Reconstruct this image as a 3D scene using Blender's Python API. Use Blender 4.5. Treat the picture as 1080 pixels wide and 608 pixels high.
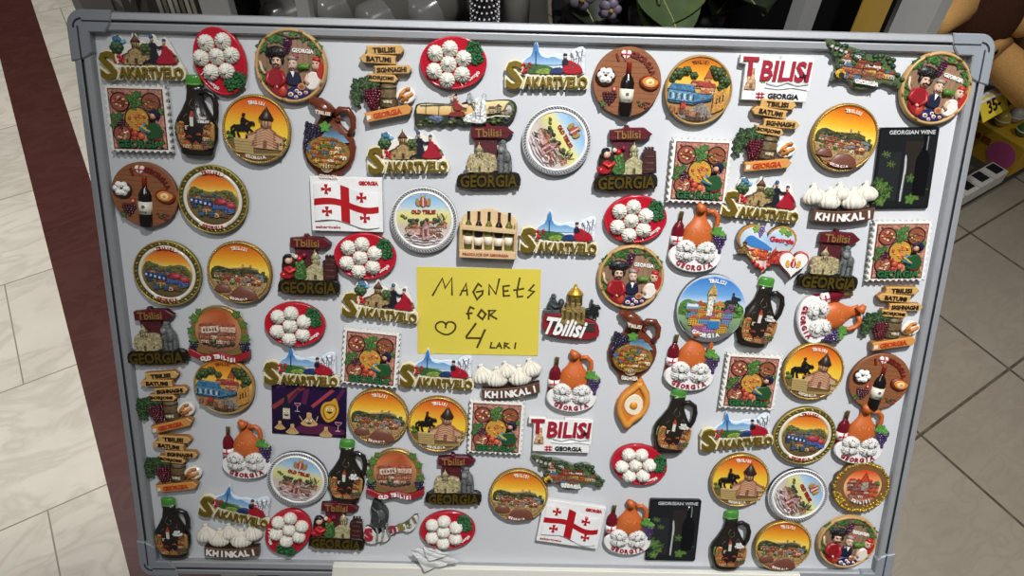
import bpy, math, random
from mathutils import Vector, Matrix

for o in list(bpy.data.objects):
    bpy.data.objects.remove(o)
SC = bpy.context.scene
COL = SC.collection
PI = math.pi

# ---------------------------------------------------------------- camera, world, lights, exposure
cam_d = bpy.data.cameras.new('camera')
cam_d.sensor_width = 36.0
cam_d.lens = 784.0 / 1080.0 * 36.0
cam_d.clip_start = 0.02
cam = bpy.data.objects.new('camera', cam_d)
COL.objects.link(cam)
R_, U_, F_ = Vector((.9997, .0072, .0254)), Vector((-.0222, .7517, .6591)), Vector((.0143, .6594, -.7517))
F_.normalize(); R_ = F_.cross(U_).normalized(); U_ = R_.cross(F_)
cam.matrix_world = Matrix(((R_.x, U_.x, -F_.x, 0), (R_.y, U_.y, -F_.y, 0), (R_.z, U_.z, -F_.z, 1.40), (0, 0, 0, 1)))
SC.camera = cam

world = bpy.data.worlds.new('shop_air')
SC.world = world
world.use_nodes = True
bg = world.node_tree.nodes['Background']
bg.inputs[0].default_value = (.93, .96, 1.0, 1)
bg.inputs[1].default_value = 0.085

def lamp(name, loc, target, power, size, color=(1, 1, 1)):
    d = bpy.data.lights.new(name, 'AREA')
    d.shape = 'DISK'; d.size = size; d.energy = power; d.color = color
    o = bpy.data.objects.new(name, d)
    COL.objects.link(o)
    o.location = loc
    o.rotation_euler = (Vector(target) - Vector(loc)).to_track_quat('-Z', 'Y').to_euler()
    return o

def spot(name, loc, target, power, size, cone, blend, color=(1, 1, 1)):
    d = bpy.data.lights.new(name, 'SPOT')
    d.shadow_soft_size = size; d.energy = power; d.color = color; d.spot_size = math.radians(cone); d.spot_blend = blend
    o = bpy.data.objects.new(name, d)
    COL.objects.link(o)
    o.location = loc
    o.rotation_euler = (Vector(target) - Vector(loc)).to_track_quat('-Z', 'Y').to_euler()
    return o
spot('key_or_fill_spot', (.34, .06, 2.75), (.38, .60, .90), 204, .035, 54, 1.0, (.985, .99, 1.0))
lamp('fill_lamp', (-.45, -.5, 2.8), (-.3, .5, .6), 9, .5, (1, .985, .96))  # added soft fill that lifts the left of the board
spot('key_or_fill_spot', (-1.7, .5, 2.75), (-1.15, 1.9, 0), 300, .08, 64, .5, (1, .97, .93))  # added fill spot, brightens only the marble floor on the left
spot('key_or_fill_spot', (1.7, .2, 2.75), (1.5, .5, 0), 112, .08, 60, .8, (1, .97, .92))  # added fill spot, brightens the tiled floor on the right

vs = SC.view_settings
vs.view_transform = 'Standard'
try: vs.look = 'None'
except Exception: pass
vs.gamma = 1.0
vs.use_curve_mapping = False
vs.exposure = 0.0

# ---------------------------------------------------------------- colours, materials
def lin(c):
    c /= 255.0
    return c / 12.92 if c <= .04045 else ((c + .055) / 1.055) ** 2.4
_cc = {}
def C(h):
    if h not in _cc:
        _cc[h] = tuple(lin(int(h[i:i + 2], 16)) for i in (1, 3, 5))
    return _cc[h]
def mixc(a, b, t):
    return tuple(x + (y - x) * t for x, y in zip(a, b))
def jit(c, r, k=.12):
    f = 1 + r.uniform(-k, k)
    return tuple(min(1, x * f) for x in c)

def nd(nt, t, **kw):
    n = nt.nodes.new(t)
    for k, v in kw.items():
        if k.startswith('i_'): n.inputs[k[2:].replace('_', ' ')].default_value = v
        else: setattr(n, k, v)
    return n

def paint_mat(name, rough, metal=0.0, coat=0.0, noise=.16, scale=500.0, bump=.15, spec=.5):
    """paint carried by the mesh colour attribute, mottled and bumped a little"""
    m = bpy.data.materials.new(name); m.use_nodes = True
    nt = m.node_tree; b = nt.nodes['Principled BSDF']
    at = nd(nt, 'ShaderNodeAttribute', attribute_name='Col')
    tc = nd(nt, 'ShaderNodeTexCoord')
    nz = nd(nt, 'ShaderNodeTexNoise'); nz.inputs['Scale'].default_value = scale; nz.inputs['Detail'].default_value = 3
    mr = nd(nt, 'ShaderNodeMapRange')
    mr.inputs['To Min'].default_value = 1 - noise; mr.inputs['To Max'].default_value = 1 + noise
    mx = nd(nt, 'ShaderNodeVectorMath', operation='SCALE')
    nt.links.new(tc.outputs['Object'], nz.inputs['Vector'])
    nt.links.new(nz.outputs['Fac'], mr.inputs['Value'])
    nt.links.new(at.outputs['Color'], mx.inputs[0])
    nt.links.new(mr.outputs['Result'], mx.inputs['Scale'])
    nt.links.new(mx.outputs[0], b.inputs['Base Color'])
    if bump:
        bp = nd(nt, 'ShaderNodeBump'); bp.inputs['Strength'].default_value = bump; bp.inputs['Distance'].default_value = .0006
        nt.links.new(nz.outputs['Fac'], bp.inputs['Height'])
        nt.links.new(bp.outputs['Normal'], b.inputs['Normal'])
    b.inputs['Roughness'].default_value = rough
    b.inputs['Metallic'].default_value = metal
    b.inputs['Coat Weight'].default_value = coat
    b.inputs['Specular IOR Level'].default_value = spec
    return m

M = dict(
    resin=paint_mat('painted_resin', .42),
    gloss=paint_mat('glazed_resin', .2, coat=.3, noise=.1),
    gilt=paint_mat('gilt_paint', .36, metal=.55, noise=.3, scale=1200, bump=.4),
    matte=paint_mat('matte_plaster', .65, noise=.06, spec=.3),
    paper=paint_mat('paper', .8, noise=.03, bump=.05, spec=.2),
    card=paint_mat('laminated_card', .12, noise=.08, coat=.5, bump=0),
    plastic=paint_mat('grey_plastic', .42, noise=.04, bump=.03),
    alu=paint_mat('brushed_aluminium', .45, metal=.25, noise=.08, scale=200, bump=.05),
    enamel=paint_mat('whiteboard_enamel', .3, noise=.012, scale=20, bump=0, spec=.35),
    plush=paint_mat('plush_fur', .95, noise=.35, scale=300, bump=1.0, spec=.1),
    steel=paint_mat('painted_steel', .45, noise=.05, scale=40, bump=0),
    dark=paint_mat('dark_board', .7, noise=.2, scale=30, bump=.1, spec=.2),
    leaf=paint_mat('leaf_skin', .5, noise=.3, scale=60, bump=.3),
)

def artwork_mat(name):
    """busy hand-painted miniature relief: small chips of lighter and darker paint over the colour attribute"""
    m = paint_mat(name, .5, noise=.2, scale=900, bump=.4)
    nt = m.node_tree; b = nt.nodes['Principled BSDF']; L = nt.links.new
    tc = nt.nodes['Texture Coordinate']
    vo = nd(nt, 'ShaderNodeTexVoronoi'); vo.inputs['Scale'].default_value = 620
    L(tc.outputs['Object'], vo.inputs['Vector'])
    sp = nd(nt, 'ShaderNodeSeparateColor'); L(vo.outputs['Color'], sp.inputs[0])
    mr = nd(nt, 'ShaderNodeMapRange'); mr.inputs['To Min'].default_value = .5; mr.inputs['To Max'].default_value = 1.35
    L(sp.outputs[0], mr.inputs['Value'])
    sc = nd(nt, 'ShaderNodeVectorMath', operation='SCALE')
    L(b.inputs['Base Color'].links[0].from_socket, sc.inputs[0]); L(mr.outputs['Result'], sc.inputs['Scale'])
    L(sc.outputs[0], b.inputs['Base Color'])
    return m
M['relief'] = artwork_mat('painted_relief')
def glass_mat():
    m = bpy.data.materials.new('clear_plastic'); m.use_nodes = True
    b = m.node_tree.nodes['Principled BSDF']
    b.inputs['Base Color'].default_value = (.34, .33, .31, 1)
    b.inputs['Roughness'].default_value = .18
    b.inputs['Transmission Weight'].default_value = .65
    b.inputs['IOR'].default_value = 1.3
    return m
M['clear'] = glass_mat()

# ---------------------------------------------------------------- mesh builder (millimetres)
_txt = {}
def text_geo(s, bold=0.0, shear=0.0):
    k = (s, bold, shear)
    if k not in _txt:
        cu = bpy.data.curves.new('lettering', 'FONT')
        cu.body = s; cu.extrude = .5; cu.offset = bold; cu.shear = shear; cu.resolution_u = 2
        ob = bpy.data.objects.new('lettering', cu)
        COL.objects.link(ob)
        bpy.context.view_layer.update()
        me = ob.to_mesh()
        v = [tuple(x.co) for x in me.vertices]; f = [tuple(p.vertices) for p in me.polygons]
        ob.to_mesh_clear()
        bpy.data.objects.remove(ob); bpy.data.curves.remove(cu)
        xs = [p[0] for p in v] or [0]; ys = [p[1] for p in v] or [0]
        _txt[k] = (v, f, min(xs), max(xs), min(ys), max(ys))
    return _txt[k]

def area2(p):
    return sum(p[i][0] * p[(i + 1) % len(p)][1] - p[(i + 1) % len(p)][0] * p[i][1] for i in range(len(p)))
def inset(poly, d):
    n = len(poly); out = []
    for i in range(n):
        a, b, c = Vector(poly[i - 1]), Vector(poly[i]), Vector(poly[(i + 1) % n])
        e1 = (b - a); e2 = (c - b)
        if e1.length < 1e-9 or e2.length < 1e-9: out.append(tuple(b)); continue
        e1.normalize(); e2.normalize()
        n1 = Vector((-e1.y, e1.x)); n2 = Vector((-e2.y, e2.x))
        m = n1 + n2
        if m.length < 1e-6: m = n1
        m.normalize()
        k = d / max(.45, m.dot(n1))
        out.append((b.x + m.x * k, b.y + m.y * k))
    return out
def ell(cx, cy, rx, ry, n=32, rot=0.0, a0=0.0, a1=2 * PI):
    full = abs(a1 - a0 - 2 * PI) < 1e-6
    cr, sr = math.cos(rot), math.sin(rot)
    pts = []
    for i in range(n if full else n + 1):
        t = a0 + (a1 - a0) * i / n
        x, y = rx * math.cos(t), ry * math.sin(t)
        pts.append((cx + x * cr - y * sr, cy + x * sr + y * cr))
    return pts
def rect(cx, cy, w, h, rot=0.0):
    cr, sr = math.cos(rot), math.sin(rot)
    return [(cx + x * cr - y * sr, cy + x * sr + y * cr) for x, y in ((-w / 2, -h / 2), (w / 2, -h / 2), (w / 2, h / 2), (-w / 2, h / 2))]
def rrect(cx, cy, w, h, r, n=4):
    p = []
    for sx, sy, a in ((1, 1, 0), (-1, 1, 90), (-1, -1, 180), (1, -1, 270)):
        for i in range(n + 1):
            t = math.radians(a + 90 * i / n)
            p.append((cx + sx * (w / 2 - r) + r * math.cos(t), cy + sy * (h / 2 - r) + r * math.sin(t)))
    return p
def smooth(pts, it=2, closed=True):
    for _ in range(it):
        q = []; n = len(pts)
        for i in range(n if closed else n - 1):
            a, b = pts[i], pts[(i + 1) % n]
            q.append(tuple(x * .75 + y * .25 for x, y in zip(a, b)))
            q.append(tuple(x * .25 + y * .75 for x, y in zip(a, b)))
        if not closed: q = [pts[0]] + q + [pts[-1]]
        pts = q
    return pts

class MB:
    def __init__(s):
        s.v = []; s.f = []; s.c = []; s.sm = []
    def add(s, vs_, fs, col, sm=False):
        o = len(s.v); s.v += [tuple(p) for p in vs_]
        for f in fs:
            s.f.append([i + o for i in f]); s.sm.append(sm)
            if callable(col): s.c.append([col(vs_[i][0], vs_[i][1]) for i in f])
            else: s.c.append([col] * len(f))
        return s
    def prism(s, poly, z0, z1, col, bev=0.0, side=None):
        if area2(poly) < 0: poly = poly[::-1]
        n = len(poly); side = side or col
        lo = [(x, y, z0) for x, y in poly]
        if bev > 0:
            mid = [(x, y, z1 - bev) for x, y in poly]; top = [(x, y, z1) for x, y in inset(poly, bev)]
            s.add(lo + mid, [(i, (i + 1) % n, n + (i + 1) % n, n + i) for i in range(n)], side)
            s.add(mid + top, [(i, (i + 1) % n, n + (i + 1) % n, n + i) for i in range(n)], col)
        else:
            top = [(x, y, z1) for x, y in poly]
            s.add(lo + top, [(i, (i + 1) % n, n + (i + 1) % n, n + i) for i in range(n)], side)
        s.add(top, [tuple(range(n))], col)
        s.add(lo, [tuple(range(n))[::-1]], side)
        return s
    def disc(s, cx, cy, rx, ry, z0, z1, col, bev=0.0, n=40, rot=0.0, side=None):
        return s.prism(ell(cx, cy, rx, ry, n, rot), z0, z1, col, bev, side)
    def strips(s, poly_r, z, colf, n=14, cx=0, cy=0):
        """flat round picture ground made of horizontal bands so a vertical change of paint follows it"""
        r = poly_r; vs_ = []; fs = []; m = 12
        for i in range(n + 1):
            y = -r + 2 * r * i / n; hw = math.sqrt(max(0, r * r - y * y))
            for j in range(m + 1):
                vs_.append((cx - hw + 2 * hw * j / m, cy + y, z))
        for i in range(n):
            for j in range(m):
                a = i * (m + 1) + j; fs.append((a, a + 1, a + m + 2, a + m + 1))
        return s.add(vs_, fs, colf)
    def box(s, cx, cy, w, h, z0, z1, col, rot=0.0, bev=0.0, side=None):
        return s.prism(rect(cx, cy, w, h, rot), z0, z1, col, bev, side)
    def ring(s, cx, cy, r, t, z0, h, col, n=48, m=6, ry=None, sm=True):
        """half-round moulding of width 2t along an ellipse"""
        ry = ry or r; vs_ = []; fs = []
        for i in range(n):
            a = 2 * PI * i / n
            for j in range(m + 1):
                b = PI * j / m; d = t * math.cos(b)
                vs_.append((cx + (r + d) * math.cos(a), cy + (ry + d) * math.sin(a), z0 + h * math.sin(b)))
        for i in range(n):
            for j in range(m):
                k = (i + 1) % n
                fs.append((i * (m + 1) + j, k * (m + 1) + j, k * (m + 1) + j + 1, i * (m + 1) + j + 1))
        return s.add(vs_, fs, col, sm)
    def band(s, cx, cy, r0, r1, z, col, n=48):
        vs_ = [(cx + r * math.cos(2 * PI * i / n), cy + r * math.sin(2 * PI * i / n), z) for r in (r0, r1) for i in range(n)]
        return s.add(vs_, [(i, n + i, n + (i + 1) % n, (i + 1) % n) for i in range(n)], col)
    def dome(s, cx, cy, z, rx, ry, rz, col, n=10, m=4, rot=0.0):
        cr, sr = math.cos(rot), math.sin(rot); vs_ = []; fs = []
        for j in range(m):
            b = PI / 2 * j / m
            for i in range(n):
                a = 2 * PI * i / n; x = rx * math.cos(a) * math.cos(b); y = ry * math.sin(a) * math.cos(b)
                vs_.append((cx + x * cr - y * sr, cy + x * sr + y * cr, z + rz * math.sin(b)))
        vs_.append((cx, cy, z + rz)); t = len(vs_) - 1
        for j in range(m - 1):
            for i in range(n):
                k = (i + 1) % n
                fs.append((j * n + i, j * n + k, (j + 1) * n + k, (j + 1) * n + i))
        for i in range(n): fs.append(((m - 1) * n + i, (m - 1) * n + (i + 1) % n, t))
        return s.add(vs_, fs, col, True)
    def ball(s, c, r, col, n=12, m=8, rot=None):
        rx, ry, rz = r if isinstance(r, (tuple, list)) else (r, r, r)
        vs_ = []; fs = []
        for j in range(m + 1):
            b = -PI / 2 + PI * j / m
            for i in range(n):
                a = 2 * PI * i / n
                p = Vector((rx * math.cos(a) * math.cos(b), ry * math.sin(a) * math.cos(b), rz * math.sin(b)))
                if rot is not None: p = rot @ p
                vs_.append((c[0] + p.x, c[1] + p.y, c[2] + p.z))
        for j in range(m):
            for i in range(n):
                k = (i + 1) % n; fs.append((j * n + i, j * n + k, (j + 1) * n + k, (j + 1) * n + i))
        return s.add(vs_, fs, col, True)
    def tube(s, pts, r, col, n=8, cap=True):
        pts = [Vector(p) for p in pts]; k = len(pts)
        rs = r if isinstance(r, (list, tuple)) else [r] * k
        vs_ = []; fs = []; prev = None
        for i, p in enumerate(pts):
            d = (pts[min(i + 1, k - 1)] - pts[max(i - 1, 0)]).normalized()
            ref = Vector((0, 0, 1)) if abs(d.z) < .95 else Vector((1, 0, 0))
            e1 = d.cross(ref).normalized()
            if prev is not None and e1.dot(prev) < 0: e1 = -e1
            prev = e1; e2 = d.cross(e1)
            for j in range(n):
                a = 2 * PI * j / n; q = p + e1 * math.cos(a) * rs[i] + e2 * math.sin(a) * rs[i]
                vs_.append(tuple(q))
        for i in range(k - 1):
            for j in range(n):
                l = (j + 1) % n; fs.append((i * n + j, i * n + l, (i + 1) * n + l, (i + 1) * n + j))
        if cap: fs += [tuple(range(n))[::-1], tuple((k - 1) * n + j for j in range(n))]
        return s.add(vs_, fs, col, True)
    def stroke(s, pts, w, z0, z1, col):
        """a pen or brush stroke with mitred joints"""
        n = len(pts); L = []; R = []
        for i in range(n):
            a, b, c = Vector(pts[max(i - 1, 0)]), Vector(pts[i]), Vector(pts[min(i + 1, n - 1)])
            d1 = (b - a) if i else (c - b); d2 = (c - b) if i < n - 1 else (b - a)
            d1.normalize(); d2.normalize()
            m = d1 + d2
            if m.length < .3: m = d1
            m.normalize(); nn = Vector((-m.y, m.x)); k = w / 2 / max(.6, nn.dot(Vector((-d1.y, d1.x))))
            e = m * (w * .3) * (-1 if i == 0 else 1 if i == n - 1 else 0)
            L.append(b + nn * k + e); R.append(b - nn * k + e)
        vs_ = [(p.x, p.y, z) for z in (z0, z1) for p in L + R]; o = 2 * n; fs = []
        for i in range(n - 1):
            fs.append((o + i, o + n + i, o + n + i + 1, o + i + 1))
            fs.append((i, i + 1, o + i + 1, o + i)); fs.append((n + i + 1, n + i, o + n + i, o + n + i + 1))
        fs.append((0, o, o + n, n)); fs.append((n - 1, 2 * n - 1, o + 2 * n - 1, o + n - 1))
        return s.add(vs_, fs, col)
    def lathe(s, prof, d, z0, col, n=14, cx=0.0, cy=0.0, rot=0.0, flute=0, fa=0.0):
        """half-round relief turned about the local y axis: prof is a list of (y, radius)"""
        cr, sr = math.cos(rot), math.sin(rot); vs_ = []; fs = []
        for y, r in prof:
            for i in range(n + 1):
                a = PI * i / n; x = r * math.cos(a)
                vs_.append((cx + x * cr - y * sr, cy + x * sr + y * cr, z0 + d * r * math.sin(a) * (1 + fa * math.cos(a * flute) if flute else 1)))
        for j in range(len(prof) - 1):
            for i in range(n): fs.append((j * (n + 1) + i + 1, j * (n + 1) + i, (j + 1) * (n + 1) + i, (j + 1) * (n + 1) + i + 1))
        fs.append(tuple(range(n + 1))); fs.append(tuple((len(prof) - 1) * (n + 1) + i for i in range(n + 1))[::-1])
        return s.add(vs_, fs, col, True)
    def dumpling(s, cx, cy, z, r, h, col, knob=None, lean=(0, 0), n=56, sy=1.0):
        """pleated dumpling with a twisted knob"""
        vs_ = []; fs = []; rows = [(1, 0), (1.02, .22), (.93, .5), (.74, .74), (.48, .88), (.27, .93)]
        for j, (rr, hh) in enumerate(rows):
            for i in range(n):
                a = 2 * PI * i / n + j * .06; w_ = 1 + (.05 if j > 0 else .03) * math.cos(14 * a)
                lz = h * hh * (1 + (.2 if 1 < j < 5 else 0) * math.cos(14 * a))
                vs_.append((cx + r * rr * w_ * math.cos(a) + lean[0] * hh, cy + sy * r * rr * w_ * math.sin(a) + lean[1] * hh, z + lz))
        for j in range(len(rows) - 1):
            for i in range(n):
                k = (i + 1) % n; fs.append((j * n + i, j * n + k, (j + 1) * n + k, (j + 1) * n + i))
        s.add(vs_, fs, col, True)
        kx, ky = cx + lean[0], cy + lean[1]
        s.add([(kx + r * q * math.cos(a), ky + r * q * math.sin(a), z + h * t) for q, t in ((.3, .9), (.22, 1.08), (.33, 1.24), (.24, 1.36)) for a in [2 * PI * i / 10 for i in range(10)]],
              [(j * 10 + i, j * 10 + (i + 1) % 10, (j + 1) * 10 + (i + 1) % 10, (j + 1) * 10 + i) for j in range(3) for i in range(10)] + [tuple(range(30, 40))], knob or col, True)
        return s
    def text(s, t, cx, cy, h, z0, z1, col, bold=0.0, w=None, rot=0.0, shear=0.0, side=None):
        v, f, x0, x1, y0, y1 = text_geo(t, bold, shear)
        sy = h / (y1 - y0); sx = w / (x1 - x0) if w else sy
        cr, sr = math.cos(rot), math.sin(rot); out = []
        for x, y, z in v:
            x = (x - (x0 + x1) / 2) * sx; y = (y - (y0 + y1) / 2) * sy
            out.append((cx + x * cr - y * sr, cy + x * sr + y * cr, z0 + (z + .5) * (z1 - z0)))
        return s.add(out, f, col)
    def arc_text(s, t, cx, cy, r, a_mid, span, h, z0, z1, col, bold=0.0, inner=False):
        """letters standing on a circle; span and a_mid in degrees; inner = reads along the bottom"""
        n = len(t)
        for i, ch in enumerate(t):
            if ch == ' ': continue
            k = (i - (n - 1) / 2) / max(1, n - 1) * span
            a = math.radians(a_mid + k if inner else a_mid - k)
            v, f, x0, x1, y0, y1 = text_geo(ch, bold)
            wch = (x1 - x0) / max(.5, (y1 - y0)) * h
            rot = a + PI / 2 if inner else a - PI / 2
            s.text(ch, cx + r * math.cos(a), cy + r * math.sin(a), h, z0, z1, col, bold, w=min(wch, h * .95), rot=rot)
        return s
    def build(s, name, parent=None, mat='resin', k=.001):
        me = bpy.data.meshes.new(name)
        me.from_pydata([(x * k, y * k, z * k) for x, y, z in s.v], [], s.f)
        ca = me.color_attributes.new('Col', 'FLOAT_COLOR', 'CORNER')
        flat = []
        for f in s.c:
            for c in f: flat += [c[0], c[1], c[2], 1.0]
        if len(flat) == len(ca.data) * 4: ca.data.foreach_set('color', flat)
        me.polygons.foreach_set('use_smooth', s.sm)
        me.materials.append(M[mat] if isinstance(mat, str) else mat)
        me.update()
        o = bpy.data.objects.new(name, me)
        COL.objects.link(o)
        if parent: o.parent = parent
        return o

def empty(name):
    o = bpy.data.objects.new(name, None); COL.objects.link(o); o.empty_display_size = .02
    return o
def tag(o, label, cat, group=None, kind=None):
    o['label'] = label; o['category'] = cat
    if group: o['group'] = group
    if kind: o['kind'] = kind
    return o
def struct(o):
    o['kind'] = 'structure'; return o
def plabel(o, t):
    o['label'] = t; return o

# ---------------------------------------------------------------- the setting (metres)
def tile_mat(name, base, mortar, w, h, msize, offset, rough, vein=None, veincol=None, tone=.1, ox=0.0, oy=0.0):
    m = bpy.data.materials.new(name); m.use_nodes = True
    nt = m.node_tree; b = nt.nodes['Principled BSDF']; L = nt.links.new
    tc = nd(nt, 'ShaderNodeTexCoord'); mp = nd(nt, 'ShaderNodeMapping'); mp.inputs['Location'].default_value = (ox, oy, 0)
    L(tc.outputs['Object'], mp.inputs['Vector'])
    br = nd(nt, 'ShaderNodeTexBrick', offset=offset, offset_frequency=2, squash=1.0)
    br.inputs['Scale'].default_value = 1; br.inputs['Brick Width'].default_value = w; br.inputs['Row Height'].default_value = h
    br.inputs['Mortar Size'].default_value = msize; br.inputs['Mortar Smooth'].default_value = .1; br.inputs['Bias'].default_value = 0
    c = C(base)
    br.inputs['Color1'].default_value = (*[x * (1 - tone) for x in c], 1); br.inputs['Color2'].default_value = (*[min(1, x * (1 + tone)) for x in c], 1)
    br.inputs['Mortar'].default_value = (*C(mortar), 1)
    L(mp.outputs['Vector'], br.inputs['Vector'])
    nz = nd(nt, 'ShaderNodeTexNoise'); nz.inputs['Scale'].default_value = 6; nz.inputs['Detail'].default_value = 6; nz.inputs['Roughness'].default_value = .6
    L(tc.outputs['Object'], nz.inputs['Vector'])
    mr = nd(nt, 'ShaderNodeMapRange'); mr.inputs['To Min'].default_value = .84; mr.inputs['To Max'].default_value = 1.16
    L(nz.outputs['Fac'], mr.inputs['Value'])
    sc = nd(nt, 'ShaderNodeVectorMath', operation='SCALE'); L(br.outputs['Color'], sc.inputs[0]); L(mr.outputs['Result'], sc.inputs['Scale'])
    out = sc.outputs[0]
    if vein:
        n2 = nd(nt, 'ShaderNodeTexNoise'); n2.inputs['Scale'].default_value = vein; n2.inputs['Detail'].default_value = 5; n2.inputs['Distortion'].default_value = 1.4
        mp2 = nd(nt, 'ShaderNodeMapping'); mp2.inputs['Scale'].default_value = (1, 2.2, 1); mp2.inputs['Rotation'].default_value = (0, 0, .5)
        L(tc.outputs['Object'], mp2.inputs['Vector']); L(mp2.outputs['Vector'], n2.inputs['Vector'])
        cr = nd(nt, 'ShaderNodeValToRGB'); e = cr.color_ramp.elements
        e[0].position = .42; e[0].color = (0, 0, 0, 1); e[1].position = .5; e[1].color = (1, 1, 1, 1)
        x = cr.color_ramp.elements.new(.58); x.color = (0, 0, 0, 1)
        L(n2.outputs['Fac'], cr.inputs['Fac'])
        k = nd(nt, 'ShaderNodeMath', operation='MULTIPLY'); k.inputs[1].default_value = .32; L(cr.outputs['Color'], k.inputs[0])
        mx = nd(nt, 'ShaderNodeMix', data_type='RGBA'); mx.inputs['B'].default_value = (*C(veincol), 1) if False else (0, 0, 0, 1)
        mx.inputs[7].default_value = (*C(veincol), 1)
        L(k.outputs[0], mx.inputs[0]); L(out, mx.inputs[6]); out = mx.outputs[2]
    L(out, b.inputs['Base Color'])
    rr = nd(nt, 'ShaderNodeMapRange'); rr.inputs['To Min'].default_value = rough * .8; rr.inputs['To Max'].default_value = rough * 1.2
    L(nz.outputs['Fac'], rr.inputs['Value']); L(rr.outputs['Result'], b.inputs['Roughness'])
    return m

ANG_T, ANG_S = math.radians(33.4), math.radians(30.85)
def T(b, a, z):
    return Vector((b * math.cos(ANG_T) - a * math.sin(ANG_T), b * math.sin(ANG_T) + a * math.cos(ANG_T), z))
M['tile'] = tile_mat('beige_floor_tile', '#8f8677', '#4d4236', .3275, .33, .0035, 0.0, .38, 9.0, '#7d7365', .03, -1.223, -.189)
M['marble'] = tile_mat('white_marble_tile', '#d6d1c4', '#8f877a', .337, .337, .0016, .5, .22, 4.5, '#a39b8a', .06, .432, -.985)
M['maroon'] = tile_mat('maroon_stone', '#4b2723', '#35201c', .6, .74, .0012, 0.0, .42, 7.0, '#5c3a34', .05, 1, -.33)
f = MB().add([(-4, -2, -.001), (5, -2, -.001), (5, 5, -.001), (-4, 5, -.001)], [(0, 1, 2, 3)], C('#8f8677')).build('floor', None, 'tile', 1); f.rotation_euler.z = ANG_T; struct(f)
f = MB().box(-1.661, 1.5, 2.678, 7, -.02, 0, C('#c9c2b4')).build('floor', None, 'marble', 1); f.rotation_euler.z = ANG_S; struct(f)
f = MB().box(.05, 3.2, .456, 4.2, -.02, 0, C('#c9c2b4')).build('floor', None, 'marble', 1); f.rotation_euler.z = ANG_S; struct(f)
f = MB().box(-.25, 1.5, .144, 7, -.02, .0006, C('#4b2723')).build('trim_1', None, 'maroon', 1); f.rotation_euler.z = ANG_S; struct(f)
w_ = MB().box(0, 3.6, 8, .1, -.02, 2.9, C('#8d8a84')).build('wall_back', None, 'matte', 1); struct(w_)

# ---------------------------------------------------------------- whiteboard leaning back on its legs
BO, BU, BD = Vector((-.4227, .6740, 1.0247)), Vector((1, 0, 0)), Vector((0, -.5363, -.8440))
BN = BU.cross(-BD)
BMAT = Matrix(((BU.x, -BD.x, BN.x, BO.x), (BU.y, -BD.y, BN.y, BO.y), (BU.z, -BD.z, BN.z, BO.z), (0, 0, 0, 1)))
board = empty('whiteboard'); board.matrix_world = BMAT
tag(board, 'white magnetic whiteboard with grey frame and rounded corners, covered in souvenir magnets', 'whiteboard')
W, H = 900.0, 635.7
MB().box(W / 2, -H / 2, W - 20, H - 20, -9, -.15, C('#cfd1d3')).build('writing_surface', board, 'enamel')
def rail(x0, y0, x1, y1, name):
    """grooved aluminium moulding; its outer side lies to the left of the run"""
    d = Vector((x1 - x0, y1 - y0)).normalized(); n = Vector((d.y, -d.x))
    prof = [(0, -12), (0, 5), (1.2, 7.6), (6.6, 8.6), (7.6, 8), (8, 5), (9.6, 5), (10, 7.2), (11, 7.6), (16.4, 7.2), (17.8, 5.5), (18.3, 2.2), (18.4, -.1), (18.4, -12)]
    vs_ = [(x + n.x * o, y + n.y * o, z) for x, y in ((x0, y0), (x1, y1)) for o, z in prof]; k = len(prof)
    m = MB(); g = C('#a2a4a6'); dk = C('#505154')
    for i in range(k - 1): m.add([vs_[i], vs_[i + 1], vs_[k + i + 1], vs_[k + i]], [(0, 3, 2, 1)], dk if 4 <= i <= 6 else g)
    m.build(name, board, 'alu')
rail(30, 0, W - 30, 0, 'frame_rail'); rail(W, -30, W, -H + 30, 'frame_rail'); rail(W - 30, -H, 30, -H, 'frame_rail'); rail(0, -H + 30, 0, -30, 'frame_rail')
def corner(cx, cy, sx, sy):
    F = lambda pts: [(cx + sx * x, cy + sy * y) for x, y in pts]
    arc = lambda r, x0, y0, n=8: [(x0 - r * math.cos(PI / 2 * i / n), y0 + r * math.sin(PI / 2 * i / n)) for i in range(n + 1)]
    c = MB(); p = [(-1.5, -47)] + arc(16, 14.5, -14.5) + [(43, 1.5), (42, -5), (40, -12), (36, -17), (34, -19.5), (19.5, -19.5), (19.5, -38), (15, -42), (8, -45)]
    c.prism(F(p), -13, 9.6, C('#8b9096'), 1.2); o = c.build('corner_cap', board, 'plastic')
    g = MB(); z = 9.4
    g.stroke(F([(14, -9), (40, -9)]), 1.6, z, z + .4, C('#33373c')); g.stroke(F([(9, -14), (9, -44)]), 1.6, z, z + .4, C('#33373c'))
    g.stroke(F(arc(8, 13, -15)), 1.8, z, z + .4, C('#26292d')); g.build('groove', o, 'plastic')
corner(0, 0, 1, 1); corner(W, 0, -1, 1); corner(W, -H, -1, -1); corner(0, -H, 1, -1)
t = MB(); t.prism([(229, -617.5), (790, -618.5), (792, -640), (226, -640)], -6, 12, C('#e9e6da'), .8); t.box(509, -638, 562, 3, 11, 15, C('#efece0'), 0, .5); t.build('pen_tray', board, 'matte')
Binv = BMAT.inverted()
for sx in (-1, 1):
    for pts in (((.027 + sx * .32, .352, .474), (.027 + sx * .32, .36, .002)), ((.027 + sx * .32, .70, .93), (.027 + sx * .32, .93, .002))):
        q = [Binv @ Vector(p) * 1000 for p in pts]
        MB().tube(q, 11, C('#5c5e60'), 10).build('support_leg', board, 'alu')

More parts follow.
